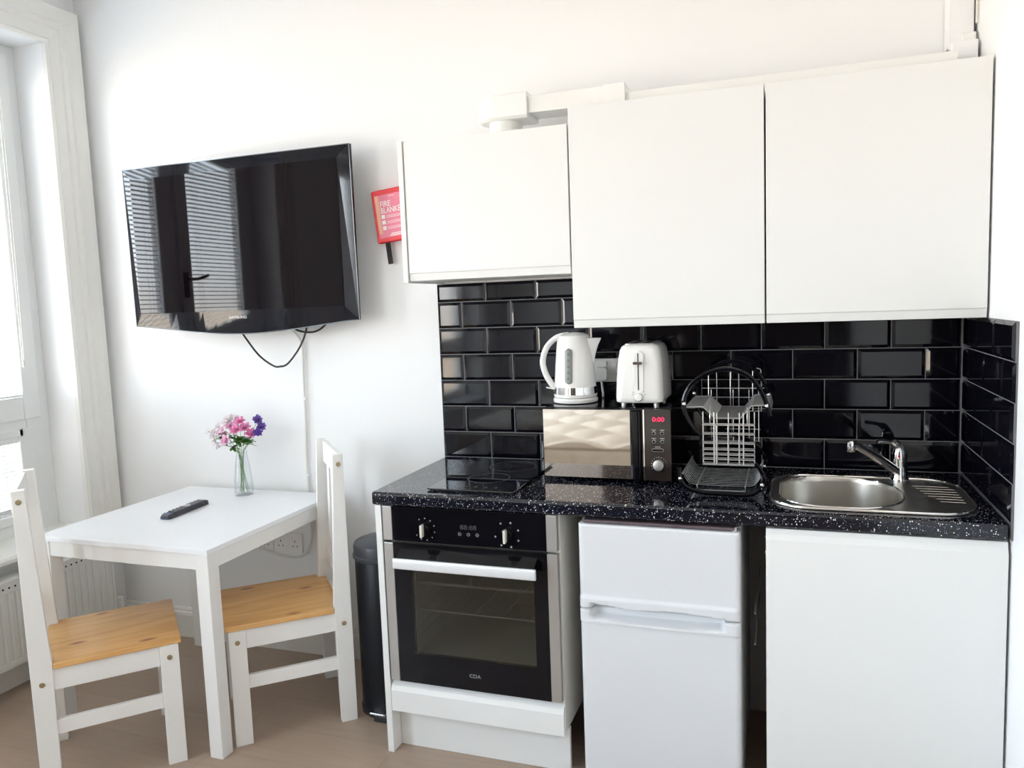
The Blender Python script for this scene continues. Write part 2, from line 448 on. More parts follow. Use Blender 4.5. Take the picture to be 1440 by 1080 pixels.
while yy < yb - .02:
    lathe(bm, [(.0042, 0), (.0042, .0012)], (rx + .0012, yy, zb - .024), 8, Matrix.Rotation(R(90), 4, 'Y')); yy += .026
o = obj('grille_holes', bm, M['hole'], t); o['kind'] = 'stuff'
for by_ in (-1.2, -.45): bx('bracket', M['rad'], (XL + .001, rx - .012, by_, by_ + .04, .2, .4), t)
bm = bmesh.new(); tube(bm, [(rx - .03, -.16, .155), (rx - .03, -.11, .155)], .008); tube(bm, [(rx - .03, -.118, .155), (rx - .03, -.118, 0)], .0075); lathe(bm, [(.016, -.02), (.019, 0), (.017, .045), (.012, .05)], (rx - .03, -.118, .16), 14)
obj('valve', bm, M['plastic'], t, smooth=True)

# ------------------------------------------------------------------ splashback tiles
TP, ZP = .202, .102
def clip(a, b, lo, hi): return max(a, lo), min(b, hi)
bm = bmesh.new()
def tile(u0, u1, z0, z1, wall):
    g, bv, h, e = .0014, .012, .0085, .0022
    full = u1 - u0
    if full < .012 or z1 - z0 < .012: return
    bv_ = min(bv, full * .35, (z1 - z0) * .35)
    lo = [(u0 + g, z0 + g), (u1 - g, z0 + g), (u1 - g, z1 - g), (u0 + g, z1 - g)]
    hi = [(u0 + bv_, z0 + bv_), (u1 - bv_, z0 + bv_), (u1 - bv_, z1 - bv_), (u0 + bv_, z1 - bv_)]
    def P(u, z, d): return (u, -d, z) if wall == 'b' else (-d, u, z)
    loft(bm, [[P(u, z, 0) for u, z in lo], [P(u, z, e) for u, z in lo], [P(u, z, h) for u, z in hi]])
for r in range(1, 8):
    zb_, zt_ = .9 + ZP * (7 - r), .9 + ZP * (8 - r)
    off = 0 if r % 2 else .5
    for reg in ((-1.828, -1.2012), (-1.1998, -.0085)):
        ztop = 1.583 if reg[0] < -1.5 else 1.41
        if zb_ >= ztop - .01: continue
        xs = [-.01 - TP * (k + off) for k in range(-1, 10)]
        for xr, xl in zip(xs, xs[1:]):
            if reg[0] < -1.5 and r >= 3:
                lo_, hi_ = -1.828, -.0085
            elif reg[0] > -1.5: continue
            else: lo_, hi_ = reg
            a, b = clip(xl, xr, lo_, hi_)
            if b > a: tile(a, b, zb_, min(zt_, ztop), 'b')
    if r >= 3:
        ys = [-.2 * (k + off) for k in range(-1, 5)]
        for yr_, yl_ in zip(ys, ys[1:]):
            a, b = clip(yl_, yr_, -.612, -.0085)
            if b > a: tile(a, b, zb_, zt_ if r > 3 else 1.41, 'r')
t = thing('tile_splashback', 'glossy black brick-shaped wall tiles with sloping edges around the worktop', 'splashback', (-.9, 0, .9))
obj('tiles', bm, M['tile'], t)
bm = bmesh.new(); box(bm, -1.828, 0, -.0022, .0015, .86, 1.409); box(bm, -1.828, -1.201, -.0022, .0015, 1.409, 1.583); box(bm, -.0022, .0015, -.611, -.0022, .86, 1.409)
obj('grout', bm, M['grout'], t)

# ------------------------------------------------------------------ wall cabinets
def wall_cab(label, x0, x1, z0, z1, yf=-.31, endpanel=False, lip=.03):
    t = thing('wall_cabinet', label, 'cabinet', ((x0 + x1) / 2, 0, z0), 0, 'white handleless wall cabinets')
    bm = bmesh.new(); tk = .018; yb = -.012
    box(bm, x0 + .001, x0 + tk, yf + .022, yb, z0 + .002, z1 - .002); box(bm, x1 - tk, x1 - .001, yf + .022, yb, z0 + .002, z1 - .002)
    box(bm, x0 + tk, x1 - tk, yf + .022, yb, z0 + .002, z0 + tk); box(bm, x0 + tk, x1 - tk, yf + .022, yb, z1 - tk, z1 - .002)
    box(bm, x0 + tk, x1 - tk, yb - .006, yb, z0 + tk, z1 - tk)
    obj('carcass', bm, M['cab'], t)
    # door slab with a chamfered grip along its lower edge
    bm = bmesh.new(); a, b = x0 + .0018, x1 - .0018
    prism(bm, [(yf + .020, z0 + .002), (yf + .006, z0 + .002), (yf + .003, z0 + lip - .004), (yf, z0 + lip), (yf, z1), (yf + .020, z1)], 'x', a, b)
    obj('door', bm, M['cab'], t, bevel=.0012)
    if endpanel:
        bx('end_panel', M['cab'], (x0 - .020, x0 - .002, yf - .004, -.001, z0 - .004, z1 + .006), t, bevel=.001)
    return t
wall_cab('short white wall cabinet set higher than the others, beside the fire blanket', -1.792, -1.201, 1.588, 2.068, endpanel=True)
wall_cab('tall white wall cabinet in the middle, above the toaster', -1.199, -.595, 1.408, 2.118)
wall_cab('tall white wall cabinet at the right wall, above the sink', -.593, -.003, 1.408, 2.118)

# ------------------------------------------------------------------ extractor duct
t = thing('ventilation_duct', 'white flat extractor duct with round elbow on top of the short wall cabinet', 'duct', (-1.46, -.15, 2.07))
bm = bmesh.new()
c = (-1.465, -.15)
def stad(r, x1=-1.365):
    pts = []
    for i in range(17):
        a = R(90 + 180 * i / 16); pts.append((c[0] - .02 + r * 1.1 * math.cos(a), c[1] + r * math.sin(a)))
    pts += [(x1, c[1] - r), (x1, c[1] + r)]
    return pts
loft(bm, [[(x, y, z) for x, y in stad(r, x1)] for r, z, x1 in ((.060, 2.128, -1.366), (.070, 2.136, -1.365), (.070, 2.200, -1.365), (.066, 2.210, -1.365), (.05, 2.216, -1.368))])
obj('elbow', bm, M['plastic'], t, smooth=True)
bm = bmesh.new(); lathe(bm, [(.058, 2.069), (.058, 2.130)], (c[0] + .0, c[1], 0), 36); obj('round_pipe', bm, M['plastic'], t, smooth=True)
bx('duct_channel', M['plastic'], (-1.3645, -1.10, -.205, -.095, 2.142, 2.198), t, bevel=.002)
bx('duct_joint', M['plastic'], (-1.100, -1.030, -.210, -.080, 2.120, 2.203), t, bevel=.002)
bx('duct_channel', M['plastic'], (-1.030, -.07, -.195, -.085, 2.105, 2.172), t, bevel=.002)

t = thing('pipe_boxing', 'white boxed-in pipe in the right corner above the wall cabinets', 'boxing', (-.05, -.04, 2.12))
bm = bmesh.new(); box(bm, -.075, -.008, -.075, -.001, 2.20, ZC - .051); obj('casing', bm, M['wall'], t, bevel=.002)
bm = bmesh.new(); box(bm, -.075, -.006, -.13, -.001, 2.121, 2.215); obj('lower_casing', bm, M['wall'], t, bevel=.003)
bm = bmesh.new(); box(bm, -.046, -.006, -.10, -.001, 2.215, 2.245); obj('collar', bm, M['plastic'], t, bevel=.004)
bm = bmesh.new(); tube(bm, [(-.0045, -.09, 2.27), (-.0045, -.088, ZC - .002)], .0035, 8)  # thin rod drawn as the shadow gap between boxing and right wall
tag(obj('shadow_gap_line', bm, M['carcass'], smooth=True), 'thin brown line standing in for the shadow gap up the right wall corner to the ceiling', 'cable')

# ------------------------------------------------------------------ base units
wx0, wx1, wy0, zt = -1.818, -.001, -.606, .900
def apply_bool(o, cutter):
    md = o.modifiers.new('b', 'BOOLEAN'); md.operation = 'DIFFERENCE'; md.object = cutter; md.solver = 'EXACT'
    dg = bpy.context.evaluated_depsgraph_get(); dg.update()
    me = bpy.data.meshes.new_from_object(o.evaluated_get(dg))
    o.modifiers.clear(); old = o.data; o.data = me; bpy.data.meshes.remove(old)
    cm = cutter.data; bpy.data.objects.remove(cutter); bpy.data.meshes.remove(cm)

bm = bmesh.new()
pr = [(-.0105, zt - .042), (-.0105, zt)]
for i in range(6):
    a = R(90 + 90 * i / 5); pr.append((wy0 + .010 + .010 * math.cos(a), zt - .010 + .010 * math.sin(a)))
for i in range(4):
    a = R(180 + 90 * i / 3); pr.append((wy0 + .006 + .006 * math.cos(a), zt - .036 + .006 * math.sin(a)))
prism(bm, pr, 'x', wx0, wx1 - .009)
wt = obj('worktop', bm, M['worktop'])
tag(wt, 'black sparkle-flecked worktop with rounded front edge running above the base units', 'worktop')
bm = bmesh.new(); prism(bm, rrect(-.565, -.055, -.535, -.152, .09), 'z', .80, .95); cut = obj('cut', bm, M['worktop'])
apply_bool(wt, cut)

# oven housing unit
t = thing('oven_cabinet', 'white base cabinet holding the black built-in oven, with drawer front and plinth', 'cabinet', (-1.5, -.3, 0))
bx('end_panel', M['cab'], (-1.8125, -1.7905, -.602, -.02, 0, .856), t, bevel=.001)
bx('side_panel', M['carcass'], (-1.204, -1.186, -.585, -.02, .155, .856), t, bevel=.001)
bx('oven_shelf', M['carcass'], (-1.790, -1.204, -.585, -.02, .243, .259), t)
bx('base_panel', M['carcass'], (-1.790, -1.204, -.585, -.02, .155, .172), t)
bm = bmesh.new()
prism(bm, [(-.585, .150), (-.604, .150), (-.604, .222), (-.598, .238), (-.585, .250)], 'x', -1.7885, -1.187)
obj('drawer_front', bm, M['cab'], t, bevel=.0015)
bx('plinth', M['cab'], (-1.790, -1.186, -.545, -.529, 0, .149), t, bevel=.001)
for (lx) in (-1.7, -1.28):
    bm = bmesh.new(); lathe(bm, [(.022, 0), (.022, .01), (.014, .02), (.014, .154)], (lx, -.25, 0), 14); obj('leg', bm, M['black'], t)

# oven
ox0, ox1 = -1.7825, -1.2065 + .018
t = thing('built_in_oven', 'black built-in electric oven with steel side strips below the hob', 'oven', (-1.486, -.4, .26))
ox1 = -1.190
yf = -.607
# body: open box
bm = bmesh.new(); a, b = -1.700, -1.262; zc0, zc1 = .345, .665
for q in ((-1.765, a, -.585, -.06, .262, .853), (b, -1.2065, -.585, -.06, .262, .853), (a, b, -.585, -.06, .262, zc0), (a, b, -.585, -.06, zc1, .853), (a, b, -.075, -.06, zc0, zc1)):
    box(bm, *q)
obj('oven_body', bm, M['cavity'], t)
bx('control_panel', M['gloss'], (ox0 + .034, ox1 - .034, yf, -.586, .742, .8565), t, bevel=.001)
for (sx0, sx1) in ((ox0, ox0 + .033), (ox1 - .033, ox1)):
    bx('steel_trim', M['oven_side'], (sx0, sx1, yf - .001, -.586, .743, .8565), t, bevel=.0015)
dz0, dz1 = .262, .735
bm = bmesh.new(); wx_0, wx_1, wz0, wz1 = -1.690, -1.268, .362, .655
for q in ((ox0 + .034, wx_0, dz0, dz1), (wx_1, ox1 - .034, dz0, dz1), (wx_0, wx_1, dz0, wz0), (wx_0, wx_1, wz1, dz1)):
    box(bm, q[0], q[1], yf, -.588, q[2], q[3])
bmesh.ops.remove_doubles(bm, verts=bm.verts, dist=1e-5)
door = obj('oven_door', bm, M['gloss'], t)
bx('door_window', M['ovenglass'], (wx_0, wx_1, yf + .001, yf + .004, wz0, wz1), door)
for (sx0, sx1) in ((ox0, ox0 + .033), (ox1 - .033, ox1)):
    bx('steel_trim', M['oven_side'], (sx0, sx1, yf - .001, -.588, dz0, dz1), door, bevel=.0015)
bm = bmesh.new(); hy = -.650
prism(bm, rrect(hy - .006, hy + .006, .664, .698, .004, 3), 'x', -1.728, -1.248)
h = obj('door_handle', bm, M['handle'], door, smooth=True)
for hx0, hx1 in ((-1.722, -1.690), (-1.286, -1.254)):
    bm = bmesh.new(); prism(bm, [(yf + .001, .722), (yf + .001, .690), (hy + .006, .668), (hy + .006, .696)], 'x', hx0, hx1); obj('handle_arm', bm, M['gloss'], door)
bm = bmesh.new(); prism(bm, [(yf + .001, .722), (yf + .001, .718), (hy + .006, .692), (hy + .006, .696)], 'x', -1.690, -1.286); obj('handle_cover', bm, M['gloss'], door)
text('maker_mark', 'CDA', .017, M['print_g'], door, at(-1.478, yf - .0002, .311), sx=1.1)
# knobs
for kx in (-1.632, -1.350):
    bm = bmesh.new(); RX = Matrix.Rotation(R(90), 4, 'X')
    lathe(bm, [(.021, 0), (.021, .006), (.017, .012), (.016, .014)], (kx, yf, .787), 28, RX)
    k = obj('knob', bm, M['gloss'], t, smooth=True)
    bm = bmesh.new(); prism(bm, rrect(kx - .0042, kx + .0042, .766, .808, .004, 3), 'y', yf - .014, yf - .030)
    obj('knob_grip', bm, M['knob_w'], k, bevel=.001, smooth=True)
    for i in range(9 if kx < -1.5 else 7):
        bm = bmesh.new()
        a = R(120 - i * (33 if kx < -1.5 else 48)); rr = .036 if kx < -1.5 else .040; px, pz = kx + rr * math.cos(a), .787 + rr * math.sin(a)
        s_ = .0022 if kx < -1.5 else .0032
        prism(bm, [(px + s_ * math.cos(q), pz + s_ * math.sin(q)) for q in [R(45 * j) for j in range(8)]], 'y', yf - .0006, yf + .001)
        obj('dial_mark', bm, M['print_g'], t)
text('clock_display', '88:88', .020, M['print_d'], t, at(-1.480, yf - .0004, .801), sx=1.3)
for dx in (-.030, .0, .030):
    bm = bmesh.new()
    for rr0, rr1 in ((.0055, .0042),):
        ring = [[(-1.480 + dx + rr * math.cos(R(20 * j)), yf - d, .779 + rr * math.sin(R(20 * j))) for j in range(18)] for rr, d in ((rr0, 0), (rr0, .0006), (rr1, .0006), (rr1, 0))]
        loft(bm, ring, True, False, False)
    box(bm, -1.480 + dx - .0025, -1.480 + dx + .0025, yf - .0006, yf, .7785, .7795)
    obj('touch_button', bm, M['print_g'], t)
# racks
ra, rb = -1.700, -1.262
def oven_rack(label, z, ymax=-.12, front_up=False):
    bm = bmesh.new(); r_ = .0022
    tube(bm, [(ra + .004, -.545, z), (rb - .004, -.545, z), (rb - .004, ymax, z), (ra + .004, ymax, z)], .0032, 6, closed=True)
    n = 17
    for i in range(1, n):
        xx = ra + .004 + (rb - a - .008) * i / n
        tube(bm, [(xx, -.545, z), (xx, ymax, z)], r_, 5)
    if front_up:
        tube(bm, [(ra + .006, -.545, z + .035), (ra + .018, -.545, z + .004), (rb - .018, -.545, z + .004), (rb - .006, -.545, z + .035)], .0028, 6)
    tag(obj('oven_rack', bm, M['wire']), label, 'oven rack', 'wire racks inside the oven')
oven_rack('chrome wire oven rack with raised front lip, upper one in the oven', .582, front_up=True)
oven_rack('chrome wire oven rack, lower one with many bars in the oven', .490)
for s_, xx in ((1, ra + .002), (-1, rb - .002)):
    bm = bmesh.new()
    for z_ in (.40, .435, .478, .525, .570, .615):
        tube(bm, [(xx, -.56, z_), (xx, -.10, z_)], .0018, 5)
    tube(bm, [(xx, -.56, .38), (xx, -.56, .63)], .0018, 5); tube(bm, [(xx, -.10, .38), (xx, -.10, .63)], .0018, 5)
    obj('side_runner', bm, M['wire'], t)

# fridge freezer
fx0, fx1, fy = -1.1215, -.6575, -.615
t = thing('fridge_freezer', 'white under-counter fridge freezer with two doors between the oven and sink cabinets', 'fridge', (-.89, -.3, 0))
bx('body', M['fridge'], (fx0, fx1, fy + .055, -.05, .02, .842), t, bevel=.004)
def shell(name, z0, z1, depth_fn, nz=60, nx=70, par=None, r=.010):
    bm = bmesh.new(); grid = []
    for j in range(nz + 1):
        z = z0 + (z1 - z0) * j / nz; row = []
        for i in range(nx + 1):
            x = fx0 + (fx1 - fx0) * i / nx
            dx = min(x - fx0, fx1 - x); dz = min(z - z0, z1 - z)
            e = 0
            if dx < r: e = max(e, r - math.sqrt(max(0, r * r - (r - dx) ** 2)))
            if dz < r * .6: q = r * .6; e = max(e, q - math.sqrt(max(0, q * q - (q - dz) ** 2)))
            row.append(bm.verts.new((x, fy + e + depth_fn(x, z), z)))
        grid.append(row)
    for j in range(nz):
        for i in range(nx): bm.faces.new((grid[j][i], grid[j][i + 1], grid[j + 1][i + 1], grid[j + 1][i]))
    ring = grid[0] + [g[-1] for g in grid[1:]] + grid[-1][-2::-1] + [g[0] for g in grid[-2:0:-1]]
    back = [bm.verts.new((v.co.x, fy + .050, v.co.z)) for v in ring]
    for i in range(len(ring)):
        j = (i + 1) % len(ring); bm.faces.new((ring[j], ring[i], back[i], back[j]))
    bm.faces.new(back)
    return obj(name, bm, M['fridge'], par, smooth=True, angle=50)
def sst(a, b, v):
    u = max(0, min(1, (v - a) / (b - a))); return u * u * (3 - 2 * u)
HX0, HX1 = -1.088, -.700
def wave(x):
    u = (x - HX0) / (HX1 - HX0)
    return .012 * sst(.0, .35, u) - .006 * math.sin(max(0, min(1, (u - .3) / .7)) * math.pi)
def d_low(x, z):
    d = 0
    if z > .535: d -= .007 * sst(.528, .540, z)          # raised band
    inx = sst(HX0 - .004, HX0 + .010, x) * (1 - sst(HX1 - .010, HX1 + .004, x))
    bot = .548 - .004 * math.sin(math.pi * max(0, min(1, (x - HX0) / (HX1 - HX0))))
    d += .040 * inx * sst(bot, bot + .012, z)
    return d
def d_up(x, z):
    d = -.007 * (1 - sst(.612, .622, z))
    inx = sst(HX0 - .004, HX0 + .008, x) * (1 - sst(HX1 - .008, HX1 + .004, x))
    d += .030 * inx * (1 - sst(.592 + .004 - wave(x), .596 + .004 - wave(x), z))
    return d
shell('lower_door', .05, .5770, d_low, nz=150, par=t)
shell('upper_door', .5815, .838, d_up, nz=90, par=t)
bm = bmesh.new(); prism(bm, rrect(fx0 + .012, fx1 - .012, fy + .006, -.06, .01), 'z', .842, .850)
obj('worktop_lid', bm, M['fridge_trim'], t, bevel=.002)
bm = bmesh.new(); lathe(bm, [(.008, 0), (.008, .012)], (fx1 - .016, fy + .02, .838), 12); obj('hinge', bm, M['steel'], t)
bm = bmesh.new(); box(bm, fx1 - .034, fx1 - .004, fy + .004, fy + .03, .5788, .5812); obj('hinge', bm, M['steel'], t)
for xx in (fx0 + .04, fx1 - .04):
    for yy in (-.5, -.12):
        bm = bmesh.new(); lathe(bm, [(.018, 0), (.018, .022)], (xx, yy, 0), 12); obj('foot', bm, M['black'], t)

# sink cabinet
t = thing('sink_cabinet', 'white base cabinet with one plain handleless door under the sink', 'cabinet', (-.295, -.3, 0))
bm = bmesh.new()
box(bm, -.586, -.568, -.580, -.02, .155, .856); box(bm, -.022, -.004, -.580, -.02, .155, .856); box(bm, -.568, -.022, -.580, -.02, .155, .173); box(bm, -.568, -.022, -.03, -.02, .173, .856)
obj('carcass', bm, M['carcass'], t)
bm = bmesh.new(); prism(bm, [(-.582, .150), (-.603, .150), (-.603, .822), (-.596, .838), (-.592, .852), (-.582, .852)], 'x', -.588, -.005)
obj('door', bm, M['cab'], t, bevel=.0015)
bx('plinth', M['cab'], (-.586, -.004, -.545, -.529, 0, .149), t)
for lx in (-.53, -.07):
    bm = bmesh.new(); lathe(bm, [(.022, 0), (.022, .01), (.014, .02), (.014, .154)], (lx, -.25, 0), 14); obj('leg', bm, M['black'], t)
for z_ in (.823, .775):
    bm = bmesh.new(); lathe(bm, [(.004, 0), (.0055, .002), (.0055, .005)], (-.586, -.57, z_), 10, Matrix.Rotation(R(-90), 4, 'Y')); obj('fixing_cap', bm, M['chrome'], t)

# ------------------------------------------------------------------ hob
t = thing('ceramic_hob', 'thin black glass two-ring hob on the left end of the worktop', 'hob', (-1.5, -.3, .9))
bm = bmesh.new(); prism(bm, rrect(-1.645, -1.345, -.553, -.060, .006, 3), 'z', .9035, .9085); obj('glass_plate', bm, M['hob'], t, bevel=.0015)
bx('frame', M['black'], (-1.632, -1.358, -.54, -.075, .9, .9034), t)
for (cx, cy, rr) in ((-1.475, -.18, .085), (-1.495, -.375, .073)):
    bm = bmesh.new()
    loft(bm, [[(cx + q * math.cos(R(8 * j)), cy + q * math.sin(R(8 * j)), z_) for j in range(45)] for q, z_ in ((rr, .9084), (rr, .9088), (rr - .0022, .9088), (rr - .0022, .9084))], True, False, False)
    obj('cooking_ring', bm, M['print_d'], t)
for i in range(6):
    bm = bmesh.new(); cx = -1.600 + i * .035
    box(bm, cx, cx + .010, -.512, -.507, .9084, .9088); box(bm, cx + .002, cx + .008, -.500, -.497, .9084, .9088)
    obj('touch_control', bm, M['print_d'], t)

# ------------------------------------------------------------------ sink
t = thing('kitchen_sink', 'stainless steel inset sink with bowl on the left and ribbed drainer', 'sink', (-.31, -.34, .9))
bm = bmesh.new(); prism(bm, rrect(-.583, -.040, -.556, -.130, [.12, .12, .12, .12], 12), 'z', .9005, .9050)
rim = obj('rim_plate', bm, M['sink'], t)
bowl = rrect(-.557, -.218, -.533, -.158, [.15, .13, .13, .15], 14)
bm = bmesh.new(); prism(bm, bowl, 'z', .85, .95); cut = obj('cut', bm, M['sink'])
md = rim.modifiers.new('b', 'BOOLEAN'); md.operation = 'DIFFERENCE'; md.object = cut; md.solver = 'EXACT'
# the cutter is in world space, rim lives under an empty: evaluate with the parent in place
bpy.context.view_layer.update()
dg = bpy.context.evaluated_depsgraph_get(); me = bpy.data.meshes.new_from_object(rim.evaluated_get(dg)); rim.modifiers.clear(); rim.data = me
bpy.data.objects.remove(cut)
bv = rim.modifiers.new('bevel', 'BEVEL'); bv.width = .0022; bv.segments = 3; bv.limit_method = 'ANGLE'; bv.angle_limit = R(40)
bm = bmesh.new()
cxb, cyb = -.3875, -.3455
def bl(s, z): return [(cxb + (x - cxb) * s, cyb + (y - cyb) * s, z) for x, y in bowl]
loft(bm, [bl(1.0, .9045), bl(.992, .900), bl(.985, .89), bl(.955, .79), bl(.93, .765), bl(.88, .752), bl(.5, .748), bl(.15, .746)], True, False, True)
obj('bowl', bm, M['sink'], t, smooth=True, angle=60)
# raised rolled rims
bm = bmesh.new(); tube(bm, [(x, y, .9052) for x, y in rrect(-.579, -.044, -.552, -.134, [.116] * 4, 12)], .0032, 8, closed=True); obj('outer_rim', bm, M['chrome'], t, smooth=True)
bm = bmesh.new(); tube(bm, [(x, y, .9052) for x, y in bowl], .0026, 8, closed=True); obj('bowl_rim', bm, M['chrome'], t, smooth=True)
bm = bmesh.new()
for i in range(7):
    yy = -.235 - i * .030; x0_ = -.175 + i * .006 + (.01 if i > 4 else 0); x1_ = -.068 - (.012 if i == 0 else 0)
    tube(bm, smooth_pts([(x0_, yy, .9048), (x1_, yy - .004, .9048)], 3), .0011, 8)
obj('drainer_ribs', bm, M['sink'], t, smooth=True)
bm = bmesh.new(); lathe(bm, [(.032, .7475), (.030, .750), (.012, .7485)], (cxb, cyb, 0), 24); obj('waste', bm, M['chrome'], t, smooth=True)

# mixer tap
t = thing('mixer_tap', 'chrome lever mixer tap with slanting spout behind the sink bowl', 'tap', (-.203, -.165, .905))
tx, ty = -.203, -.165
bm = bmesh.new(); lathe(bm, [(.027, .9052), (.027, .912), (.023, .918), (.0215, .955), (.0225, .975), (.022, .990), (.018, 1.004), (.008, 1.010)], (tx, ty, 0), 28); obj('body', bm, M['chrome'], t, smooth=True)
bm = bmesh.new(); p0 = Vector((tx - .008, ty - .008, .935)); p1 = Vector((-.342, -.300, 1.040))
tube(bm, smooth_pts([p0, p0.lerp(p1, .5) + Vector((0, 0, .003)), p1, p1 + Vector((-.012, -.011, .002))], 5), [.0145] * 6 + [.0125] * 5 + [.011] * 5, 14)
s = obj('spout', bm, M['chrome'], t, smooth=True)
bm = bmesh.new(); lathe(bm, [(.0115, 1.020), (.0135, 1.024), (.0135, 1.046), (.010, 1.050)], (-.352, -.309, 0), 20); obj('aerator', bm, M['chrome'], s, smooth=True)
bm = bmesh.new()
tube(bm, smooth_pts([(tx, ty, .996), (tx - .006, ty - .008, 1.018), (tx - .030, ty - .022, 1.030), (tx - .068, ty - .040, 1.034)], 5), [.016] * 4 + [.012] * 5 + [.0075] * 7, 12)
obj('lever', bm, M['chrome'], t, smooth=True)
bm = bmesh.new(); lathe(bm, [(.004, 0), (.004, .001)], (tx - .004, ty - .0232, .985), 10, Matrix.Rotation(R(90), 4, 'X')); obj('temperature_mark', bm, M['red'], t)

# ------------------------------------------------------------------ microwave
mx0, mx1, my, mz0, mz1 = -1.309, -.882, -.330, .910, 1.1455
t = thing('microwave_oven', 'black microwave with mirrored door and red clock display on the worktop', 'microwave', (-1.095, -.18, .9))
bx('body', M['gloss'], (mx0, mx1, my + .022, -.030, mz0, mz1), t, bevel=.003)
xs_ = -.968
bm = bmesh.new(); box(bm, mx0, xs_ - .002, my + .002, my + .021, mz0, mz1 - .002); d = obj('door', bm, M['gloss'], t, bevel=.002)
bx('mirror_glass', M['mirror'], (mx0 + .001, -1.013, my, my + .004, mz0 + .003, mz1 - .004), d, bevel=.0008)
bm = bmesh.new(); prism(bm, rrect(-1.010, -.978, my - .014, my + .004, .006, 4), 'z', mz0 + .006, mz1 - .008); obj('door_handle', bm, M['gloss'], d, smooth=True, bevel=.001)
bx('control_panel', M['panel'], (xs_ + .001, mx1, my + .001, my + .021, mz0, mz1 - .002), t, bevel=.002)
bx('chrome_strip', M['chrome'], (xs_ - .0035, xs_ + .001, my - .001, my + .01, mz0, mz1 - .002), t)
text('clock_display', '0:00', .020, M['led'], t, at(-.922, my + .0002, 1.111), sx=1.15)
RXF = Matrix.Rotation(R(90), 4, 'X')
for bxx in (-.937, -.910):
    for bz in (1.067, 1.040):
        bm = bmesh.new(); lathe(bm, [(.0062, 0), (.0062, .0015), (.005, .003), (.0048, .0032)], (bxx, my + .001, bz), 20, RXF); obj('button', bm, M['wire'], t, smooth=True)
        bm = bmesh.new(); lathe(bm, [(.0042, 0), (.0042, .0012)], (bxx, my - .0022, bz), 16, RXF); obj('button_face', bm, M['gloss'], t)
        bx('button_print', M['print_w'], (bxx - .007, bxx + .007, my + .0004, my + .0012, bz + .0095, bz + .0108), t)
bm = bmesh.new(); prism(bm, rrect(-.944, -.906, 1.007, 1.017, .005, 4), 'y', my - .002, my + .001); obj('button', bm, M['wire'], t, bevel=.0005)
bm = bmesh.new(); prism(bm, rrect(-.9425, -.9075, 1.0085, 1.0155, .0035, 4), 'y', my - .0028, my - .0018); obj('button_face', bm, M['gloss'], t)
bx('button_print', M['print_w'], (-.934, -.916, my + .0004, my + .0012, 1.0215, 1.0228), t)
bm = bmesh.new(); lathe(bm, [(.0185, 0), (.0185, .012), (.0165, .016), (.0160, .0162)], (-.922, my + .001, .964), 36, RXF); k = obj('knob', bm, M['steel'], t, smooth=True)
bm = bmesh.new()
for i in range(13):
    a_ = R(-30 + 20 * i); px, pz = -.922 + .0245 * math.cos(a_), .964 + .0245 * math.sin(a_)
    prism(bm, [(px + .0011 * math.cos(R(60 * j)), pz + .0011 * math.sin(R(60 * j))) for j in range(6)], 'y', my + .0003, my + .0014)
obj('dial_marks', bm, M['print_w'], t)
for xx in (mx0 + .03, mx1 - .03):
    for yy in (my + .05, -.06):
        bm = bmesh.new(); lathe(bm, [(.012, .9), (.013, .9105)], (xx, yy, 0), 14); obj('foot', bm, M['black'], t)

# ------------------------------------------------------------------ kettle
kc = (-1.236, -.165); KZ = 1.1457
t = thing('electric_kettle', 'white jug kettle with steel band and grey water gauge on the microwave', 'kettle', (kc[0], kc[1], KZ))
bm = bmesh.new(); lathe(bm, [(.070, 0), (.078, .003), (.079, .012), (.074, .018), (.060, .019)], (*kc, KZ), 44); obj('power_base', bm, M['kettle'], t, smooth=True)
bm = bmesh.new(); lathe(bm, [(.072, .019), (.076, .022), (.0765, .030), (.0755, .031)], (*kc, KZ), 44); obj('foot_ring', bm, M['kettle'], t, smooth=True)
bm = bmesh.new(); lathe(bm, [(.0750, .031), (.0738, .056)], (*kc, KZ), 44); obj('steel_band', bm, M['chrome'], t, smooth=True)
bm = bmesh.new()
prof = [(.0732, .056), (.0722, .075), (.0685, .13), (.063, .19), (.060, .215), (.0565, .226)]
loops = []
for r_, z_ in prof:
    lp = []
    for i in range(44):
        a_ = 2 * math.pi * i / 44
        lp.append((kc[0] + r_ * math.cos(a_), kc[1] + r_ * math.sin(a_), KZ + z_))
    loops.append(lp)
loft(bm, loops); obj('body', bm, M['kettle'], t, smooth=True)
# spout wedge pointing right (+x)
bm = bmesh.new()
def sec(z_, x0_, w_, tip): return [(kc[0] + x0_, kc[1] - w_, KZ + z_), (kc[0] + tip, kc[1] - .003, KZ + z_), (kc[0] + tip, kc[1] + .003, KZ + z_), (kc[0] + x0_, kc[1] + w_, KZ + z_)]
loft(bm, [sec(.135, .052, .012, .0690), sec(.17, .048, .022, .076), sec(.20, .042, .030, .086), sec(.224, .036, .034, .098)])
obj('spout', bm, M['kettle'], t, bevel=.003, smooth=True)
bm = bmesh.new(); lathe(bm, [(.0570, .226), (.054, .234), (.035, .242), (.010, .245)], (*kc, KZ), 36); obj('lid', bm, M['kettle'], t, smooth=True)
bm = bmesh.new()
hp = smooth_pts([(kc[0] - .020, kc[1], KZ + .236), (kc[0] - .062, kc[1], KZ + .228), (kc[0] - .100, kc[1], KZ + .195), (kc[0] - .117, kc[1], KZ + .145), (kc[0] - .108, kc[1], KZ + .10), (kc[0] - .086, kc[1], KZ + .062), (kc[0] - .066, kc[1], KZ + .040)], 5)
loops = []
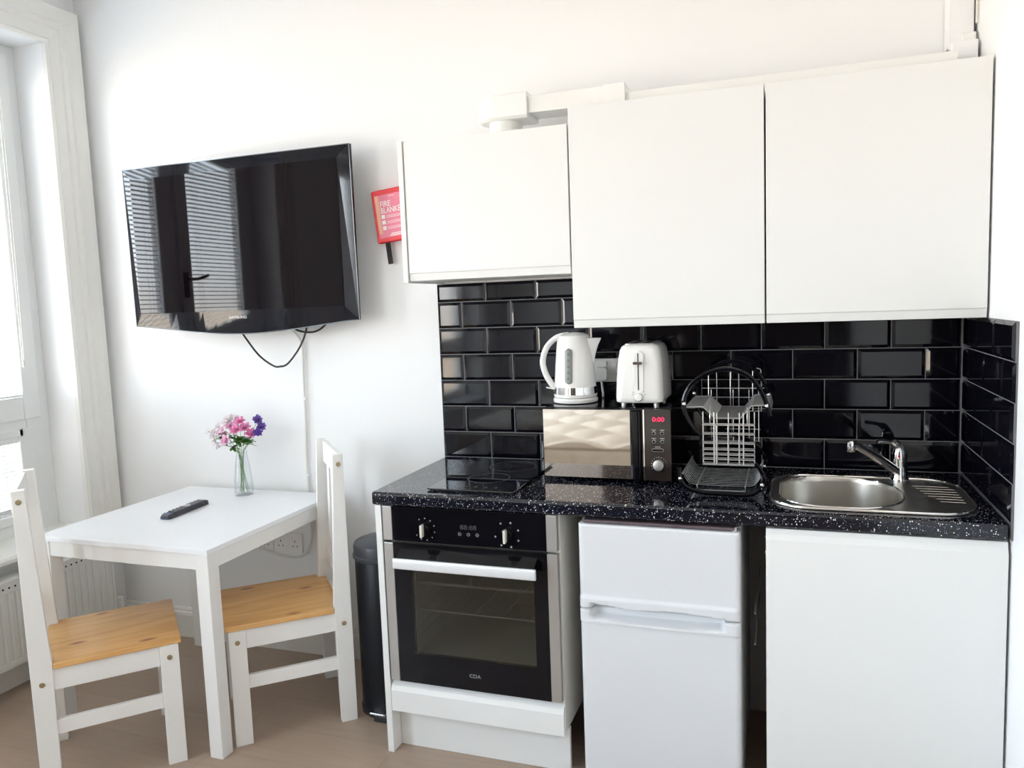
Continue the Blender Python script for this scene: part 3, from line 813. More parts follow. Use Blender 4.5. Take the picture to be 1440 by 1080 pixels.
for i, p_ in enumerate(hp):
    a_ = hp[max(i - 1, 0)]; b_ = hp[min(i + 1, len(hp) - 1)]; T_ = (b_ - a_).normalized(); N_ = Vector((T_.z, 0, -T_.x)); B_ = Vector((0, 1, 0))
    loops.append([p_ + N_ * .0105 * math.cos(R(30 * j)) + B_ * .014 * math.sin(R(30 * j)) for j in range(12)])
loft(bm, loops); obj('handle', bm, M['kettle'], t, smooth=True)
# water gauge follows the body, facing the room
dirg = Vector((-1.236 + .04 - (-1.236) - .012, -1.0, 0)).normalized()
gx, gy = .0, -1.0
ang = math.atan2(-1.0, -.06)
def gauge(bm, w, z0_, z1_, off):
    rows = []
    for j in range(31):
        z_ = z0_ + (z1_ - z0_) * j / 30
        rr = .0722 + (.063 - .0722) * (z_ - .075) / .115 + off
        e = 1.0
        d0, d1 = z_ - z0_, z1_ - z_; q = min(d0, d1)
        if q < w: e = math.sqrt(max(.02, 1 - ((w - q) / w) ** 2))
        rows.append([(kc[0] + rr * math.cos(ang + k_ * w * e / rr), kc[1] + rr * math.sin(ang + k_ * w * e / rr), KZ + z_) for k_ in (-1, -.5, 0, .5, 1)])
    vs = [[bm.verts.new(p_) for p_ in r_] for r_ in rows]
    for a_, b_ in zip(vs, vs[1:]):
        for i in range(4): bm.faces.new((a_[i], a_[i + 1], b_[i + 1], b_[i]))
bm = bmesh.new(); gauge(bm, .0125, .070, .192, .0015); g = obj('water_gauge', bm, M['grey_win'], t, smooth=True)
sd = g.modifiers.new('s', 'SOLIDIFY'); sd.thickness = .002; sd.offset = 1
bm = bmesh.new()
for i in range(5):
    zc_ = .086 + i * .021; rr = .0722 + (.063 - .0722) * (zc_ - .075) / .115 + .0042
    for dz, w_ in ((0, .0045), (.005, .003)):
        x_, y_ = kc[0] + rr * math.cos(ang), kc[1] + rr * math.sin(ang)
        box(bm, x_ - w_, x_ + w_, y_ - .0006, y_ + .0004, KZ + zc_ + dz - .0011, KZ + zc_ + dz + .0011)
obj('gauge_marks', bm, M['print_d'], t)
bm = bmesh.new(); tube(bm, [(kc[0] - .070, kc[1] - .01, KZ + .044), (kc[0] - .104, kc[1] - .012, KZ + .050)], .0045, 8); obj('switch', bm, M['chrome'], t, smooth=True)

# ------------------------------------------------------------------ toaster
t = thing('toaster', 'white two-slot toaster with lever and round dial on the microwave', 'toaster', (-.993, -.17, KZ))
bm = bmesh.new(); X0, X1, Y0, Y1 = -1.070, -.913, -.285, -.060
def tl(z_, inx, iny, r_): return [(x, y, z_) for x, y in rrect(X0 + inx, X1 - inx, Y0 + iny, Y1 - iny, r_, 7)]
loft(bm, [tl(KZ + .012, .006, .006, .020), tl(KZ + .016, .001, .001, .022), tl(KZ + .030, 0, 0, .024), tl(KZ + .09, .002, .002, .026), tl(KZ + .15, .006, .006, .028), tl(KZ + .185, .012, .009, .030), tl(KZ + .197, .018, .013, .030), tl(KZ + .203, .028, .022, .026)])
obj('body', bm, M['kettle'], t, smooth=True, angle=50)
bm = bmesh.new(); prism(bm, rrect(X0 + .030, X1 - .030, Y0 + .026, Y1 - .026, .012, 4), 'z', KZ + .2015, KZ + .2065); obj('top_plate', bm, M['steel'], t, bevel=.001)
for xx in (-1.012, -.972):
    bx('bread_slot', M['hole'], (xx - .011, xx + .011, Y0 + .042, Y1 - .042, KZ + .203, KZ + .2072), t, bevel=.001)
xc = -.991
# recessed lever track
bm = bmesh.new(); tilt = lambda z_: Y0 + .002 + max(0, (z_ - .09)) * .055
prism(bm, rrect(xc - .0165, xc + .0165, KZ + .045, KZ + .183, .0155, 6), 'y', Y0 - .0015, Y0 + .02)
obj('lever_track', bm, M['plastic'], t, bevel=.0012)
bx('lever_slot', M['hole'], (xc - .0017, xc + .0017, Y0 - .0024, Y0 + .004, KZ + .056, KZ + .176), t)
bm = bmesh.new(); prism(bm, rrect(xc - .016, xc + .016, KZ + .140, KZ + .150, .005, 4), 'y', Y0 - .016, Y0 - .002); obj('lever', bm, M['chrome'], t, bevel=.002, smooth=True)
bm = bmesh.new(); lathe(bm, [(.0135, 0), (.0135, .004), (.0115, .010), (.010, .0105)], (xc, Y0 + .0005, KZ + .032), 28, RXF); k = obj('browning_dial', bm, M['plastic'], t, smooth=True)
bm = bmesh.new(); tube(bm, [(xc + .0128 * math.cos(R(15 * j)), Y0 - .0045, KZ + .032 + .0128 * math.sin(R(15 * j))) for j in range(24)], .0011, 6, closed=True); obj('dial_ring', bm, M['chrome'], t, smooth=True)
bm = bmesh.new()
for dx, dz in ((-.021, .008), (.022, .010), (-.018, .016), (.018, .018)):
    lathe(bm, [(.0017, 0), (.0017, .0012)], (xc + dx, Y0 - .0006, KZ + .032 + dz), 8, RXF)
obj('dial_marks', bm, M['print_g'], t)
for xx in (X0 + .025, X1 - .025):
    for yy in (Y0 + .025, Y1 - .025):
        bm = bmesh.new(); lathe(bm, [(.009, 0), (.0095, .013)], (xx, yy, KZ), 12); obj('foot', bm, M['wire'], t)

# ------------------------------------------------------------------ sockets, plug
def socket(label, x0, x1, z0, z1, y=-.0005, group=None, gang=2):
    t = thing('wall_socket', label, 'socket', ((x0 + x1) / 2, y, z0), 0, group)
    bx('face_plate', M['plastic'], (x0, x1, y - .009, y, z0, z1), t, bevel=.002)
    bm = bmesh.new(); w = (x1 - x0) / gang
    for g in range(gang):
        cx = x0 + w * (g + .5); cz = (z0 + z1) / 2 - .004
        for (dx, dz, a_, b_) in ((0, .011, .002, .004), (-.011, -.011, .003, .002), (.011, -.011, .003, .002)):
            box(bm, cx + dx - a_, cx + dx + a_, y - .0096, y - .008, cz + dz - b_, cz + dz + b_)
    obj('pin_holes', bm, M['hole'], t)
    for g in range(gang):
        cx = x0 + w * (g + .5) + (.018 if g == 0 else -.018) * (1 if gang > 1 else 0)
        bx('rocker_switch', M['plastic'], (cx - .005, cx + .005, y - .013, y - .008, z1 - .030, z1 - .011), t, bevel=.001)
    return t
socket('white double socket on the black tiles between kettle and toaster', -1.215, -1.069, 1.200, 1.286, y=-.009)
socket('white double socket with empty pin holes on the wall under the table', -2.672, -2.526, .450, .536)
socket('white wall socket with a cable plugged in, left of the empty double socket', -2.822, -2.676, .450, .536)
t = thing('electrical_plug', 'white three-pin plug with its lead in the socket behind the kettle', 'plug', (-1.172, -.022, 1.24))
bm = bmesh.new(); prism(bm, rrect(-1.196, -1.148, 1.206, 1.256, .012, 4), 'y', -.0475, -.0185); obj('body', bm, M['plastic'], t, bevel=.004, smooth=True)
bm = bmesh.new(); tube(bm, smooth_pts([(-1.172, -.034, 1.208), (-1.170, -.034, 1.185), (-1.166, -.040, 1.160), (-1.163, -.055, 1.1502)], 5), .0042, 8); obj('lead', bm, M['cable_w'], t, smooth=True)
t = thing('aerial_plug', 'small white flat plug in the left wall socket under the table', 'plug', (-2.78, -.03, .47))
bm = bmesh.new(); prism(bm, rrect(-2.805, -2.745, .455, .497, .012, 4), 'y', -.030, -.0135); obj('body', bm, M['plastic'], t, bevel=.003)

# white TV lead clipped down the wall
bm = bmesh.new()
tube(bm, smooth_pts([(-2.545, -.030, 1.470), (-2.500, -.020, 1.425), (-2.463, -.008, 1.360), (-2.466, -.007, 1.20), (-2.468, -.007, 1.04), (-2.474, -.007, .90), (-2.476, -.007, .74), (-2.472, -.007, .60), (-2.476, -.008, .52), (-2.500, -.010, .465), (-2.530, -.016, .437), (-2.60, -.018, .432), (-2.68, -.018, .447), (-2.73, -.020, .458), (-2.79, -.022, .452), (-2.812, -.022, .468)], 6), .0048, 8)
t = thing('wall_cable', 'white cable clipped down the wall from the television to the socket', 'cable', (-2.47, -.01, .45))
obj('lead', bm, M['cable_w'], t, smooth=True)
for (cx, cz) in ((-2.467, 1.13), (-2.475, .80), (-2.508, .452)):
    bm = bmesh.new(); box(bm, cx - .010, cx + .010, -.014, -.0005, cz - .005, cz + .005); obj('cable_clip', bm, M['plastic'], t, bevel=.002)
bm = bmesh.new(); box(bm, -3.105, -3.075, -.014, -.0005, .141, .60)
tag(obj('cable_trunking', bm, M['trim'], bevel=.001), 'white upright strip of cable trunking on the wall behind the table leg', 'trunking')

# ------------------------------------------------------------------ television
t = thing('television', 'black flat-screen television mounted on the wall above the table', 'television', (-2.68, -.1, 1.42))
tx0, tx1, tz0, tz1, tf = -3.240, -2.118, 1.458, 2.134, -.120
bm = bmesh.new()
def tvout(i, y):
    pts = [(tx0 + i, tz1 - i), (tx1 - i, tz1 - i)]
    n = 24
    for k in range(n + 1):
        u = 1 - k / n; x = tx0 + i + (tx1 - tx0 - 2 * i) * u
        sag = .044 * math.sin(math.pi * u) ** 1.3
        pts.append((x, tz0 + i - sag))
    return [(x, y, z) for x, z in pts]
def tvin():
    o = [(-3.199, tf, 2.088), (-2.174, tf, 2.088)]
    return o + [(max(-3.199, min(-2.174, x)), tf, 1.512) for x, y, z in tvout(.003, tf)[2:]]
def tilted(i, dt, db): return [(x, tf + (dt if k < 2 else db), z) for k, (x, y, z) in enumerate(tvout(i, tf))]
loft(bm, [tvin(), tilted(.003, .003, .011), tilted(0, .008, .016), tvout(0, tf + .020), tvout(.014, tf + .045), tvout(.10, tf + .085)])
obj('housing', bm, M['bezel'], t)
bm = bmesh.new()
out = tilted(.001, .004, .012)
tube(bm, out, .0022, 6, closed=True); obj('clear_edge', bm, M['acrylic'], t, smooth=True)
bx('screen', M['screen'], (-3.197, -2.176, tf - .0012, tf - .0002, 1.514, 2.086), t)
text('maker_mark', 'SAMSUNG', .016, M['print_w'], t, at(-2.690, tf + .0030, 1.484) @ Matrix.Rotation(R(9), 4, 'X'), sx=1.2)
bm = bmesh.new(); box(bm, -2.9, -2.46, tf + .085, -.020, 1.62, 1.66); box(bm, -2.9, -2.46, tf + .085, -.020, 1.90, 1.94); box(bm, -2.85, -2.51, -.020, -.001, 1.56, 2.0); obj('wall_bracket', bm, M['black'], t)
bm = bmesh.new(); box(bm, -2.1198, -2.1185, tf + .010, tf + .015, 1.84, 1.89); obj('side_print', bm, M['print_w'], t)
for lb, pts in (('long black cable looping down below the television', [(-2.735, -.06, 1.44), (-2.70, -.06, 1.39), (-2.64, -.062, 1.32), (-2.575, -.062, 1.277), (-2.54, -.062, 1.272), (-2.50, -.06, 1.285), (-2.44, -.058, 1.35), (-2.405, -.055, 1.42), (-2.395, -.05, 1.50)]),
                ('short black cable curving behind the lower edge of the television', [(-2.50, -.055, 1.49), (-2.47, -.055, 1.435), (-2.42, -.055, 1.415), (-2.36, -.055, 1.415), (-2.31, -.052, 1.445), (-2.295, -.05, 1.50)])):
    bm = bmesh.new(); tube(bm, smooth_pts(pts, 6), .0042, 8)
    obj('cable', bm, M['cable_b'], t, smooth=True)['label'] = lb

# ------------------------------------------------------------------ fire blanket
t = thing('fire_blanket', 'red boxed fire blanket with black pull straps on the wall beside the cabinet', 'fire blanket', (-2.0, -.02, 1.75))
Fm = Matrix.Translation((-2.0835, 0, 1.957)) @ Matrix.Rotation(R(-6.0), 4, 'Y')
def fb(x0, x1, z0, z1, y0, y1, name, m, **k):
    bm = bmesh.new(); box(bm, x0, x1, y0, y1, z0, z1, Fm); return obj(name, bm, m, t, **k)
fb(0, .185, -.205, 0, -.032, -.001, 'box', M['red'], bevel=.005)
fb(.014, .171, -.187, -.021, -.0328, -.031, 'label', M['pink'])
fb(.014, .030, -.170, -.022, -.0333, -.032, 'label_stripe', M['yellow'])
for i in range(3):
    z_ = -.098 - i * .022; fb(.034, .049, z_ - .015, z_, -.0335, -.032, 'label_picture', M['print_w'])
bm = bmesh.new()
for i in range(3):
    z_ = -.100 - i * .022
    for j in range(2): box(bm, .056, .056 + .07 + .02 * ((i + j) % 2), -.0335, -.032, z_ - .005 - j * .006, z_ - .0035 - j * .006, Fm)
box(bm, .066, .125, -.0335, -.032, -.176, -.173, Fm); box(bm, .060, .145, -.0335, -.032, -.183, -.1795, Fm); box(bm, .075, .10, -.0335, -.032, -.030, -.028, Fm)
obj('label_text', bm, M['print_w'], t)
text('label_title', 'FIRE', .032, M['print_w'], t, Fm @ at(.033, -.0332, -.058), align='LEFT', sx=.82)
text('label_title', 'BLANKET', .031, M['print_w'], t, Fm @ at(.033, -.0332, -.083), align='LEFT', sx=.78)
for dx in (.028, .125):
    bm = bmesh.new(); box(bm, dx, dx + .021, -.022, -.019, -.290, -.204, Fm @ Matrix.Rotation(R(2), 4, 'Y') if False else Fm); obj('pull_strap', bm, M['strap'], t)

# ------------------------------------------------------------------ dish rack
t = thing('dish_rack', 'two-tier black and chrome wire dish rack between microwave and sink', 'dish rack', (-.71, -.31, .9))
S = [(-.842, .986), (-.838, .952), (-.820, .925), (-.779, .911), (-.706, .908), (-.649, .908), (-.619, .917), (-.602, .942), (-.600, .972), (-.620, 1.003), (-.665, 1.030), (-.725, 1.054), (-.777, 1.086), (-.811, 1.129), (-.825, 1.172), (-.814, 1.219), (-.774, 1.261), (-.707, 1.284), (-.643, 1.266), (-.606, 1.223), (-.586, 1.172), (-.579, 1.145)]
YF, YB = -.452, -.185
for yy in (YF, YB):
    bm = bmesh.new(); tube(bm, smooth_pts([(x, yy, z) for x, z in S], 5), .0072, 10); f = obj('side_frame', bm, M['gloss'], t, smooth=True)
    for (x, z) in ((-.838, .952), (-.602, .942), (-.823, 1.180), (-.588, 1.176)):
        bm = bmesh.new(); bmesh.ops.create_uvsphere(bm, u_segments=12, v_segments=8, radius=.0062, matrix=Matrix.Translation((x, yy - .008, z))); obj('cap_nut', bm, M['chrome'], f, smooth=True)
# lower tray
bm = bmesh.new()
for i in range(12):
    yy = YF + .014 + (YB - YF - .028) * i / 11
    tube(bm, smooth_pts([(-.832, yy, .965), (-.818, yy, .940), (-.800, yy, .932), (-.720, yy, .930), (-.640, yy, .932), (-.620, yy, .940), (-.606, yy, .960)], 2), .0011, 5)
for (x, z) in ((-.832, .966), (-.606, .961), (-.79, .9305), (-.65, .9305)):
    tube(bm, [(x, YF, z), (x, YB, z)], .0024, 6)
tube(bm, [(-.79, YF + .012, .930), (-.79, YF + .012, .915), (-.65, YF + .012, .915), (-.65, YF + .012, .930)], .0018, 5)
obj('lower_tray', bm, M['wire'], t)
# upper trough of perforated sheet
bm = bmesh.new()
pf = [(-.824, 1.168), (-.770, 1.170), (-.735, 1.136), (-.662, 1.136), (-.630, 1.174), (-.582, 1.176), (-.576, 1.150)]
th = .0015
loft(bm, [[(x, y_, z) for x, z in pf] + [(x, y_, z - th * 1.5) for x, z in reversed(pf)] for y_ in (YF + .006, YB - .006)])
obj('glass_shelf', bm, M['mesh'], t)
bm = bmesh.new()
for y_ in (YF + .004, YB - .004): tube(bm, [(x, y_, z + .001) for x, z in pf], .0016, 5)
for i in range(12):
    y_ = YF + .02 + i * .021; tube(bm, [(-.770, y_, 1.1715), (-.735, y_, 1.1375)], .0009, 4)
obj('shelf_edge', bm, M['wire'], t)
# hanging cutlery basket on the front
bm = bmesh.new(); bx0, bx1, by0, by1 = -.768, -.622, YF - .036, YF - .012
def hoop(z_, r_=.0018): tube(bm, [(x, y, z_) for x, y in rrect(bx0, bx1, by0, by1, .006, 2)], r_, 5, closed=True)
for z_ in (1.122, 1.095, 1.068, 1.049, 1.034, 1.020): hoop(z_)
for x_ in (bx0 + .033, bx0 + .040, (bx0 + bx1) / 2, bx1 - .042, bx1 - .030):
    tube(bm, [(x_, by0, 1.160 if x_ in (bx0 + .033, bx1 - .030) else 1.122), (x_, by0, 1.006), (x_, by1, 1.006), (x_, by1, 1.155)], .0016, 5)
for x_ in (bx0, bx1): tube(bm, [(x_, by1, 1.006), (x_, by1, 1.158)], .0016, 5)
# hooks over the shelf edge
for x_ in (bx0 + .02, bx1 - .02): tube(bm, smooth_pts([(x_, by1, 1.120), (x_, by1, 1.150), (x_, YF + .002, 1.170), (x_, YF + .010, 1.155)], 3), .0016, 5)
bk = obj('cutlery_basket', bm, M['wire'], t)
bx('basket_base', M['mesh'], (bx0, bx1, by0, by1, 1.003, 1.008), bk)
# cup rack loops at the back
bm = bmesh.new()
for x_ in (-.765, -.695, -.625):
    tube(bm, smooth_pts([(x_ - .013, YB + .010, 1.12), (x_ - .013, YB + .010, 1.24), (x_ - .008, YB + .010, 1.258), (x_ + .008, YB + .010, 1.258), (x_ + .013, YB + .010, 1.24), (x_ + .013, YB + .010, 1.12)], 3), .0015, 5)
for z_ in (1.165, 1.195): tube(bm, [(-.80, YB + .011, z_), (-.60, YB + .011, z_)], .0016, 5)
for z_ in (1.12, 1.06, 1.02): tube(bm, [(-.775, YB + .011, z_), (-.615, YB + .011, z_)], .0014, 5)
for x_ in (-.77, -.70, -.65, -.62): tube(bm, [(x_, YB + .011, 1.02), (x_, YB + .011, 1.19)], .0014, 5)
obj('cup_holder', bm, M['wire'], t)

# ------------------------------------------------------------------ pedal bin
bc = (-1.945, -.315)
t = thing('pedal_bin', 'tall round black pedal bin between the chair and the oven cabinet', 'bin', (*bc, 0))
bm = bmesh.new(); lathe(bm, [(.112, .0), (.117, .004), (.118, .020), (.112, .026)], (*bc, 0), 40); obj('base_ring', bm, M['black'], t, smooth=True)
bm = bmesh.new(); lathe(bm, [(.111, .024), (.113, .03), (.113, .590), (.109, .596)], (*bc, 0), 44); obj('body', bm, M['bin'], t, smooth=True)
bm = bmesh.new(); lathe(bm, [(.117, .588), (.120, .592), (.120, .600), (.116, .604), (.116, .632), (.112, .642), (.09, .650), (.04, .655), (.01, .656)], (*bc, 0), 44); obj('lid', bm, M['binlid'], t, smooth=True)
bm = bmesh.new(); prism(bm, rrect(bc[0] - .02, bc[0] + .045, -.462, -.425, .006), 'z', .035, .041); obj('pedal', bm, M['chrome'], t, bevel=.001)
bm = bmesh.new(); box(bm, bc[0] - .01, bc[0] + .06, -.450, -.41, .001, .028); obj('pedal_housing', bm, M['black'], t, bevel=.004)

# ------------------------------------------------------------------ table
TX0, TX1, TY0, TY1, TZ = -3.090, -2.328, -.808, -.030, .730
t = thing('dining_table', 'small square white dining table against the back wall', 'table', ((TX0 + TX1) / 2, (TY0 + TY1) / 2, 0))
bx('tabletop', M['tabletop'], (TX0, TX1, TY0, TY1, TZ - .018, TZ), t, bevel=.0015)
L = .052
for (x0_, y0_) in ((TX0 + .004, TY0 + .004), (TX1 - .004 - L, TY0 + .004), (TX0 + .004, TY1 - .004 - L), (TX1 - .004 - L, TY1 - .004 - L)):
    bx('leg', M['frame_w'], (x0_, x0_ + L, y0_, y0_ + L, 0, TZ - .0185), t, bevel=.002)
for q in ((TX0 + .056, TX1 - .056, TY0 + .008, TY0 + .026), (TX0 + .056, TX1 - .056, TY1 - .026, TY1 - .008), (TX0 + .008, TX0 + .026, TY0 + .056, TY1 - .056), (TX1 - .026, TX1 - .008, TY0 + .056, TY1 - .056)):
    bx('apron', M['frame_w'], (*q, TZ - .073, TZ - .0185), t, bevel=.001)

# ------------------------------------------------------------------ chairs
def make_chair(label, loc, rot):
    t = thing('dining_chair', label, 'chair', loc, rot, 'white chairs with pine seats at the table')
    hw, th = .200, .030
    bm = bmesh.new()
    # seat: notched round the rear posts
    poly = [(-hw - .004, .205), (hw + .004, .205), (hw + .004, -.166), (hw - th - .002, -.166), (hw - th - .002, -.196), (-hw + th + .002, -.196), (-hw + th + .002, -.166), (-hw - .004, -.166)]
    prism(bm, poly, 'z', .415, .434); obj('seat', bm, M['pine'], t, local=True, bevel=.003)
    for s in (-1, 1):
        xa, xb_ = sorted((s * hw, s * (hw - th)))
        bm = bmesh.new(); box(bm, xa, xb_, .137, .195, 0, .4145); l = obj('leg', bm, M['frame_w'], t, local=True, bevel=.002)
        def bolt(par, y_, z_):
            bm = bmesh.new(); lathe(bm, [(.0085, 0), (.0085, .0015), (.006, .0026), (.003, .0022)], (s * hw, y_, z_), 16, Matrix.Rotation(R(90 * s), 4, 'Y')); obj('bolt', bm, M['bolt'], par, local=True, smooth=True)
        bolt(l, .166, .372)
        # rear post: tapers above the seat
        bm = bmesh.new(); prism(bm, [(-.228, 0), (-.171, 0), (-.167, .435), (-.171, .50), (-.194, .990), (-.229, .990), (-.229, .45)], 'x', xa, xb_)
        pst = obj('back_post', bm, M['frame_w'], t, local=True, bevel=.002)
        bolt(pst, -.212, .955); bolt(pst, -.199, .372)
        bm = bmesh.new(); box(bm, *sorted((s * (hw - .006), s * (hw - .024))), -.168, .137, .345, .414); obj('seat_rail', bm, M['frame_w'], t, local=True, bevel=.0015)
        bm = bmesh.new(); box(bm, *sorted((s * (hw - .006), s * (hw - .024))), -.170, .137, .200, .247); obj('stretcher', bm, M['frame_w'], t, local=True, bevel=.0015)
    bm = bmesh.new(); box(bm, -hw + th, hw - th, .165, .183, .345, .414); obj('seat_rail', bm, M['frame_w'], t, local=True, bevel=.0015)
    bm = bmesh.new(); box(bm, -hw + th, hw - th, -.222, -.204, .345, .414); obj('seat_rail', bm, M['frame_w'], t, local=True, bevel=.0015)
    bm = bmesh.new()
    def yb(z_): return -.205 - (z_ - .5) * .026
    prism(bm, [(yb(.90) , .90), (yb(.985) , .985), (yb(.985) - .018, .985), (yb(.90) - .018, .90)], 'x', -hw + th, hw - th); obj('top_rail', bm, M['frame_w'], t, local=True, bevel=.002)
    bm = bmesh.new(); prism(bm, [(yb(.50) , .50), (yb(.55), .55), (yb(.55) - .018, .55), (yb(.50) - .018, .50)], 'x', -hw + th, hw - th); obj('back_rail', bm, M['frame_w'], t, local=True, bevel=.002)
    for cx in (-.085, 0, .085):
        bm = bmesh.new(); prism(bm, [(yb(.55) - .003, .55), (yb(.90) - .003, .90), (yb(.90) - .015, .90), (yb(.55) - .015, .55)], 'x', cx - .024, cx + .024); obj('back_slat', bm, M['frame_w'], t, local=True, bevel=.0015)
    return t
make_chair('white slatted pine-seat chair right of the table, its back towards the bin', (-2.326, -.450, 0), R(132))
make_chair('white slatted pine-seat chair at the front left of the table, beside the radiator', (-2.728, -.845, 0), R(-43))

# ------------------------------------------------------------------ remote
t = thing('remote_control', 'black television remote lying on the white table', 'remote control', (-2.775, -.41, TZ), R(4))
bm = bmesh.new()
sec_ = lambda y, h, w: [(-w, y, .001), (-w * .98, y, h * .7), (-w * .8, y, h), (w * .8, y, h), (w * .98, y, h * .7), (w, y, .001), (w * .7, y, 0), (-w * .7, y, 0)]
loft(bm, [sec_(-.118, .011, .019), sec_(-.108, .018, .022), sec_(0, .020, .0225), sec_(.10, .021, .023), sec_(.118, .018, .021)]); obj('case', bm, M['remote'], t, local=True, bevel=.0015)
bm = bmesh.new(); loft(bm, [[(-.017, -.1182, .003), (.017, -.1182, .003), (.017, -.1175, .011), (-.017, -.1175, .011)], [(-.020, -.094, .0195), (.020, -.094, .0195), (.018, -.094, .0200), (-.018, -.094, .0200)]]); obj('tip', bm, M['remote_b'], t, local=True)
for r_ in range(9):
    for c_ in (-1, 0, 1):
        if r_ == 4: continue
        y_ = -.070 + r_ * .021; bx('button', M['key'], (c_ * .0125 - .0042, c_ * .0125 + .0042, y_ - .005, y_ + .005, .0195, .0222), t, local=True)
bm = bmesh.new(); lathe(bm, [(.013, .0195), (.013, .0222), (.007, .0224)], (0, .014, 0), 18); obj('navigation_pad', bm, M['steel'], t, local=True)

# ------------------------------------------------------------------ vase and flowers
vc = Vector((-2.722, -.118, TZ))
t = thing('glass_vase', 'clear glass bottle vase on the table against the wall', 'vase', vc)
bm = bmesh.new()
op = [(.036, 0), (.0395, .003), (.0400, .012), (.0375, .060), (.031, .120), (.0245, .160), (.0225, .180), (.0235, .190)]
ip = [(.0215, .190), (.0205, .180), (.0228, .160), (.0293, .120), (.0358, .060), (.0375, .014), (.030, .010)]
lathe(bm, op + ip, vc, 32); obj('glass', bm, M['vase'], t, smooth=True)

def petal(bm, c, dirv, up, ln, w, cup=.35):
    side = dirv.cross(up).normalized()
    rows = []
    for j in range(5):
        u = j / 4; wd = w * math.sin(math.pi * min(1, .18 + u * .78)) ** .8
        ctr = c + dirv * (ln * u) + up * (ln * cup * math.sin(u * math.pi * .6))
        rows.append([ctr - side * wd + up * wd * .25, ctr, ctr + side * wd + up * wd * .25])
    vs = [[bm.verts.new(p) for p in r_] for r_ in rows]
    for a_, b_ in zip(vs, vs[1:]):
        for i in range(2): bm.faces.new((a_[i], a_[i + 1], b_[i + 1], b_[i]))
def basis(n):
    n = n.normalized(); u = n.cross(Vector((0, 0, 1)) if abs(n.z) < .9 else Vector((1, 0, 0))).normalized(); return n, u, n.cross(u)
def bloom(bm, hb, c, nrm, size, layers=2, np=6):
    n, u, v = basis(nrm)
    for L_ in range(layers):
        for k in range(np):
            a_ = 2 * math.pi * (k + .5 * L_) / np + random.uniform(-.15, .15)
            out = (u * math.cos(a_) + v * math.sin(a_)); tilt_ = .35 + .75 * L_
            d_ = (out * math.cos(tilt_) + n * math.sin(tilt_)).normalized(); up_ = (n * math.cos(tilt_) - out * math.sin(tilt_)).normalized()
            petal(bm, c, d_, up_, size * (1 - .22 * L_) * random.uniform(.9, 1.1), size * .36, .2)
    bmesh.ops.create_icosphere(hb, subdivisions=1, radius=size * .16, matrix=Matrix.Translation(c + n * size * .15))
def leafset(bm, c, n, ln):
    for k in range(n):
        a_ = random.uniform(0, 6.28); d_ = Vector((math.cos(a_), math.sin(a_) * .8, random.uniform(-.5, .5))).normalized()
        petal(bm, c, d_, Vector((0, 0, 1)) - d_ * d_.z, ln * random.uniform(.7, 1.2), ln * .2, .12)
def solid(o, th=.0006):
    m_ = o.modifiers.new('s', 'SOLIDIFY'); m_.thickness = th
def flower(label, name, heads, m, size, group, layers=2, np=6, foot=(0, 0), leaves=5, lc=None):
    foot = (-foot[0] * .9, foot[1] * .9)
    t = thing(name, label, 'flower', vc + Vector((foot[0], foot[1], .012)), 0, group)
    top = vc + Vector((heads[0][0] * .12 + 0.0, heads[0][1] * .1, .188)); base = vc + Vector((foot[0], foot[1], .012))
    bm = bmesh.new()
    neck = vc + Vector((max(-.012, min(.012, heads[0][0] * .3)), max(-.012, min(.012, heads[0][1] * .3)), .182))
    hc = [vc + Vector(h_) for h_ in heads]
    fork = neck.lerp(hc[0], .45)
    tube(bm, smooth_pts([base, base.lerp(neck, .5), neck, fork], 4), .0011, 6)
    for h_ in hc: tube(bm, smooth_pts([fork, fork.lerp(h_, .5) + Vector((0, 0, .004)), h_ - Vector((0, 0, .003))], 3), .0010, 5)
    obj('stem', bm, M['stem'], t, smooth=True)
    bm = bmesh.new(); leafset(bm, (lc and vc + Vector(lc)) or neck.lerp(hc[0], .45), leaves + 2, .040); o = obj('leaves', bm, M['leaf'], t, smooth=True); solid(o)
    for h_ in hc:
        bm = bmesh.new(); hb = bmesh.new(); nrm = (h_ - (vc + Vector((0, .03, .16)))).normalized() + Vector((random.uniform(-.2, .2) + .3, -1.1 if 'spray' in name else -.6, .2))
        bloom(bm, hb, h_, nrm, size, layers, np); o = obj('petals', bm, m, t, smooth=True); solid(o, .0004)
        obj('flower_centre', hb, M['heart'], t)
G = 'flowers in the glass vase'
flower('light pink bloom lowest and foremost in the glass vase', 'pink_flower', [(-.046, -.030, .232)], M['petal_l'], .032, G, 3, 6, (-.016, .004), 7)
flower('pink bloom at the upper left of the pink cluster in the vase', 'pink_flower', [(-.034, -.012, .290)], M['petal_l'], .031, G, 3, 6, (-.010, -.012), 5)
flower('pink bloom topmost of the pink cluster in the vase', 'pink_flower', [(.006, -.004, .310)], M['petal_p'], .029, G, 2, 6, (.012, -.006), 5)
flower('deep pink bloom in the centre of the bouquet in the vase', 'pink_flower', [(-.001, -.022, .277)], M['petal_p'], .031, G, 3, 7, (-.004, .014), 8, (.002, -.02, .228))
flower('pink bloom beside the violet flowers in the vase', 'pink_flower', [(.040, -.018, .286)], M['petal_p'], .032, G, 3, 6, (.014, .010), 8, (.022, -.015, .232))
flower('pink bloom below the violet flowers at the right of the bouquet', 'pink_flower', [(.066, -.014, .262)], M['petal_p'], .029, G, 2, 6, (.020, -.004), 8, (.034, -.01, .222))
flower('violet flower highest at the right of the bouquet in the vase', 'violet_flower', [(.092, .0, .318)], M['petal_v'], .027, G, 3, 8, (.016, .016), 3)
flower('violet flower cluster lower at the right edge of the bouquet', 'violet_flower', [(.112, -.006, .292), (.096, -.012, .268)], M['petal_v'], .024, G, 3, 8, (.022, .006), 3)
